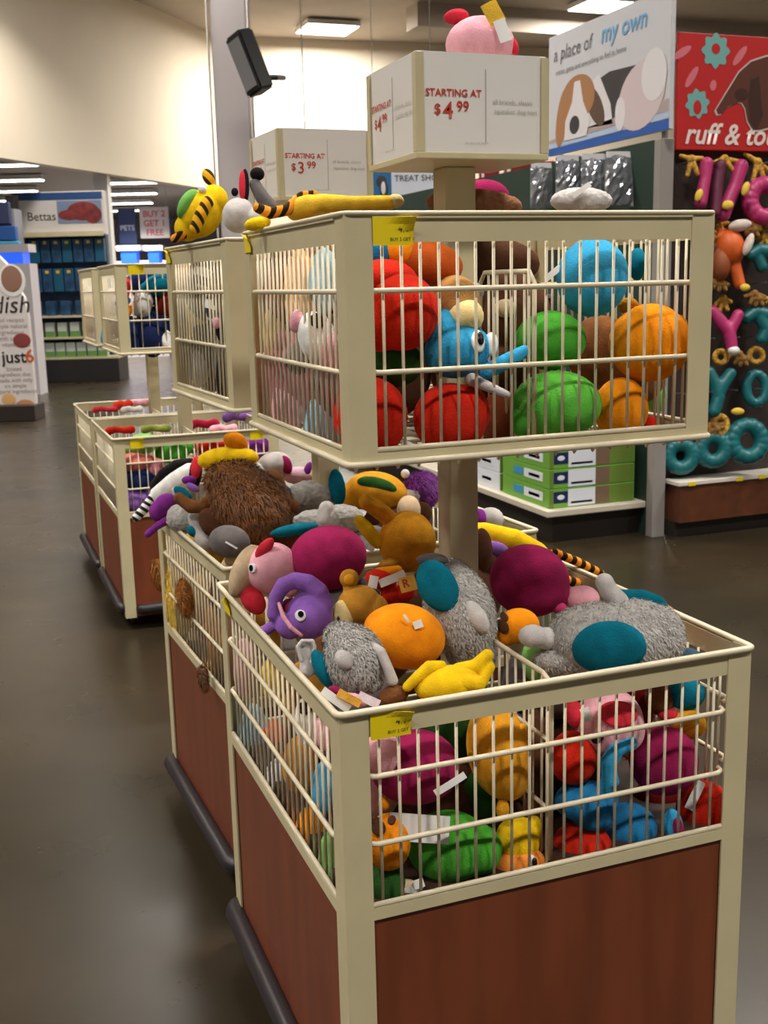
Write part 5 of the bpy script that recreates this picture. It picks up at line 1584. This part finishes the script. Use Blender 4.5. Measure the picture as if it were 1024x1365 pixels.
for (cx, cz, rx, rz) in ((.3, 2.92, .28, .16), (.06, 2.86, .2, .09), (.46, 2.86, .16, .15)):
    fl('fish_print', mat('print_fish_red', (122, 44, 44), rough=.6, var=.2), cx, cz, rx, rz, -.126, hd)
text_obj('lettering', 'Bettas', .20, INK, hd, (-.68, -.12, 2.78), AX1, AZ1, off=.004)
bm = bmesh.new(); box(bm, -.9, .62, -.2, -.1, 2.50, 2.58); from_bm('header_rail', bm, CREAM, ec)
SHB = mat('pack_steel_blue', (36, 72, 104), rough=.4, var=.3, vscale=9)
for row, z in enumerate((2.06, 1.56)):
    for i in range(7):
        r = empty('hang_pack', b1+Matrix.Rotation(-YAW, 3, 'Z') @ Vector((-.62+i*.19, -.02, z)), -YAW, 'blue hanging package in the %s row of the far endcap' % ('upper', 'lower')[row], 'package', 'blue packages of the far endcap, %s row' % ('upper', 'lower')[row])
        bm = bmesh.new(); box(bm, -.085, .085, -.05, .05, 0, .40, .01)
        from_bm('body', bm, SHB if (i+row) % 3 else mat('pack_teal_blue', (30, 90, 118), rough=.4), r)
        bm = bmesh.new(); box(bm, -.03, .03, -.055, -.049, .32, .37)
        from_bm('label_card', bm, YLAB, r)
for z, nm in ((1.12, 0), (.75, 1), (.40, 2)):
    bm = bmesh.new(); box(bm, -.74, .78, -.34, .1, z, z+.035)
    from_bm('shelf_board', bm, CREAM, ec)
PKW = mat('pack_white', (196, 204, 196), rough=.5)
PKG = mat('pack_green', (104, 148, 76), rough=.5)
for z, n, nm in ((.435, 7, 'bottom'), (.785, 6, 'middle'), (1.155, 5, 'top')):
    for i in range(n):
        r = empty('small_carton', b1+Matrix.Rotation(-YAW, 3, 'Z') @ Vector((-.62+i*1.3/n, -.2, z)), -YAW, 'small white and green carton on the %s shelf of the far endcap' % nm, 'box', 'cartons on the %s shelf of the far endcap' % nm)
        bm = bmesh.new(); box(bm, -.08, .08, -.08, .08, 0, .25, .006)
        from_bm('body', bm, PKW if nm != 'top' else SHB, r)
        if nm != 'top':
            bm = bmesh.new(); box(bm, -.081, .081, -.083, -.078, 0, .10)
            from_bm('green_print', bm, PKG, r)

# white lit post, signs, blue coolers and more far shelves
b2 = vbase(149, 420, 21.6)
bm = bmesh.new(); box(bm, -.13, .13, -.13, .13, 0, 4.04, .01)
o = from_bm('trim_3', bm, mat('white_post_paint', (250, 248, 246), rough=.4), None, b2); o.rotation_euler = (0, 0, -YAW)
tag(o, kind='structure')


def farsign(u0, u1, v0, v1, d, label, board, txt=None, tm=None, name='hanging_sign', rows=1, tsize=.4, hang_to=4.05):
    P0, P1 = at(u0, v1, 'd', d), at(u1, v0, 'd', d)
    W, H = (P1-P0).dot(Vector((math.cos(YAW), -math.sin(YAW), 0))), P1.z-P0.z
    r = empty(name, P0, -YAW, label, 'sign')
    bm = bmesh.new(); box(bm, 0, W, -.02, .02, 0, H, .005)
    from_bm('board', bm, board, r)
    if txt:
        for i, s in enumerate(txt):
            text_obj('lettering', s, H*tsize, tm, r, (W/2, -.022, H*(.93-(i+.8)*(.9/len(txt)))), AX1, AZ1, 'CENTER', off=.003, bold=.004)
    bm = bmesh.new()
    for xx in (.05, W-.05):
        tube(bm, [(xx, 0, H), (xx, 0, max(H+.05, hang_to-P0.z))], .006, 6)
    from_bm('hanging_wire', bm, STEEL, r)
    return r


farsign(188, 226, 276, 318, 27, 'pale hanging sign with red letters reading BUY 2 GET 1 FREE', mat('far_sign_pale', (200, 194, 194), rough=.6), ('BUY 2', 'GET 1', 'FREE'), mat('far_sign_red', (176, 70, 76), rough=.6), tsize=.28)
farsign(160, 182, 278, 326, 27, 'narrow navy hanging sign reading PETS right of the white post', mat('far_sign_navy', (34, 52, 96), rough=.6), ('', 'PETS', ''), mat('far_sign_letter', (200, 204, 220), rough=.6), tsize=.2)
COOL = mat('cooler_blue_screen', (40, 90, 220), rough=.3, emit=1.2)
for i, (u0, u1, v0, v1, lb) in enumerate(((162, 182, 334, 356, 'blue lit tank display behind the third cage, left of two'), (198, 212, 334, 352, 'small blue lit tank display behind the third cage, right of two'), (0, 30, 336, 352, 'blue lit display top at the left edge'))):
    d = 26 if i < 2 else 17
    P0, P1 = at(u0, v1, 'd', d), at(u1, v0, 'd', d)
    W, H = (P1-P0).dot(_r), P1.z-P0.z
    r = empty('aquarium_display', (P0.x, P0.y, 0), -YAW, lb, 'display')
    bm = bmesh.new(); box(bm, -.1, W+.1, 0, .4, 0, P0.z); box(bm, -.1, W+.1, 0, .4, P1.z, P1.z+.12)
    from_bm('cabinet', bm, mat('cabinet_pale', (206, 200, 206), rough=.5), r)
    bm = bmesh.new(); box(bm, 0, W, .02, .38, P0.z, P1.z)
    tag(from_bm('screen', bm, COOL, r), 'glowing blue tank')
# left edge shelf with blue and cyan packs
b3 = vbase(6, 470, 18.5)
ls = empty('far_shelf', b3, -YAW, 'tall shelf of blue and cyan goods at the left edge behind the white stand', 'shelf')
bm = bmesh.new(); box(bm, -.6, .36, 0, .4, 0, 2.9); from_bm('back_panel', bm, mat('far_shelf_grey', (150, 150, 158), rough=.6), ls)
bm = bmesh.new(); box(bm, -.6, .32, -.12, 0, 2.66, 3.0, .01); from_bm('header_board', bm, mat('far_header_navy', (62, 70, 104), rough=.5), ls)
bm = bmesh.new(); box(bm, -.6, .40, -.14, 0, 2.40, 2.62, .01); from_bm('blue_band', bm, mat('far_band_blue', (52, 98, 168), rough=.4), ls)
bm = bmesh.new(); box(bm, -.6, .44, -.16, 0, 2.12, 2.38, .01); from_bm('cyan_band', bm, mat('far_band_cyan', (84, 176, 216), rough=.4), ls)
bm = bmesh.new(); box(bm, -.6, .36, -.12, 0, 1.70, 2.05, .01); from_bm('white_band', bm, mat('far_band_white', (220, 222, 230), rough=.4), ls)
# long low shelf behind the third cage so the aisle ends somewhere
for i, (u, d, h, lb, cc) in enumerate(((215, 30, 2.3, 'long far shelf of pale goods behind the third cage', (176, 168, 172)), (60, 34, 2.2, 'long far shelf at the back of the low room', (150, 150, 160)), (560, 17, 2.2, 'far grey shelf behind the nearest bin', (120, 112, 104)))):
    P = vbase(u, 430, d)
    bm = bmesh.new(); box(bm, -1.6, 1.6, -.4, .4, 0, h, .01)
    r = empty('far_shelf', P, -YAW, lb, 'shelf')
    from_bm('carcass', bm, mat('far_goods%d' % i, cc, rough=.6, var=.3, vscale=4), r)
    for j in range(4):
        bm = bmesh.new(); box(bm, -1.62, 1.62, -.46, -.38, .12+j*.5, .16+j*.5)
        from_bm('shelf_board', bm, GM, r)
print('objects', len(bpy.data.objects))
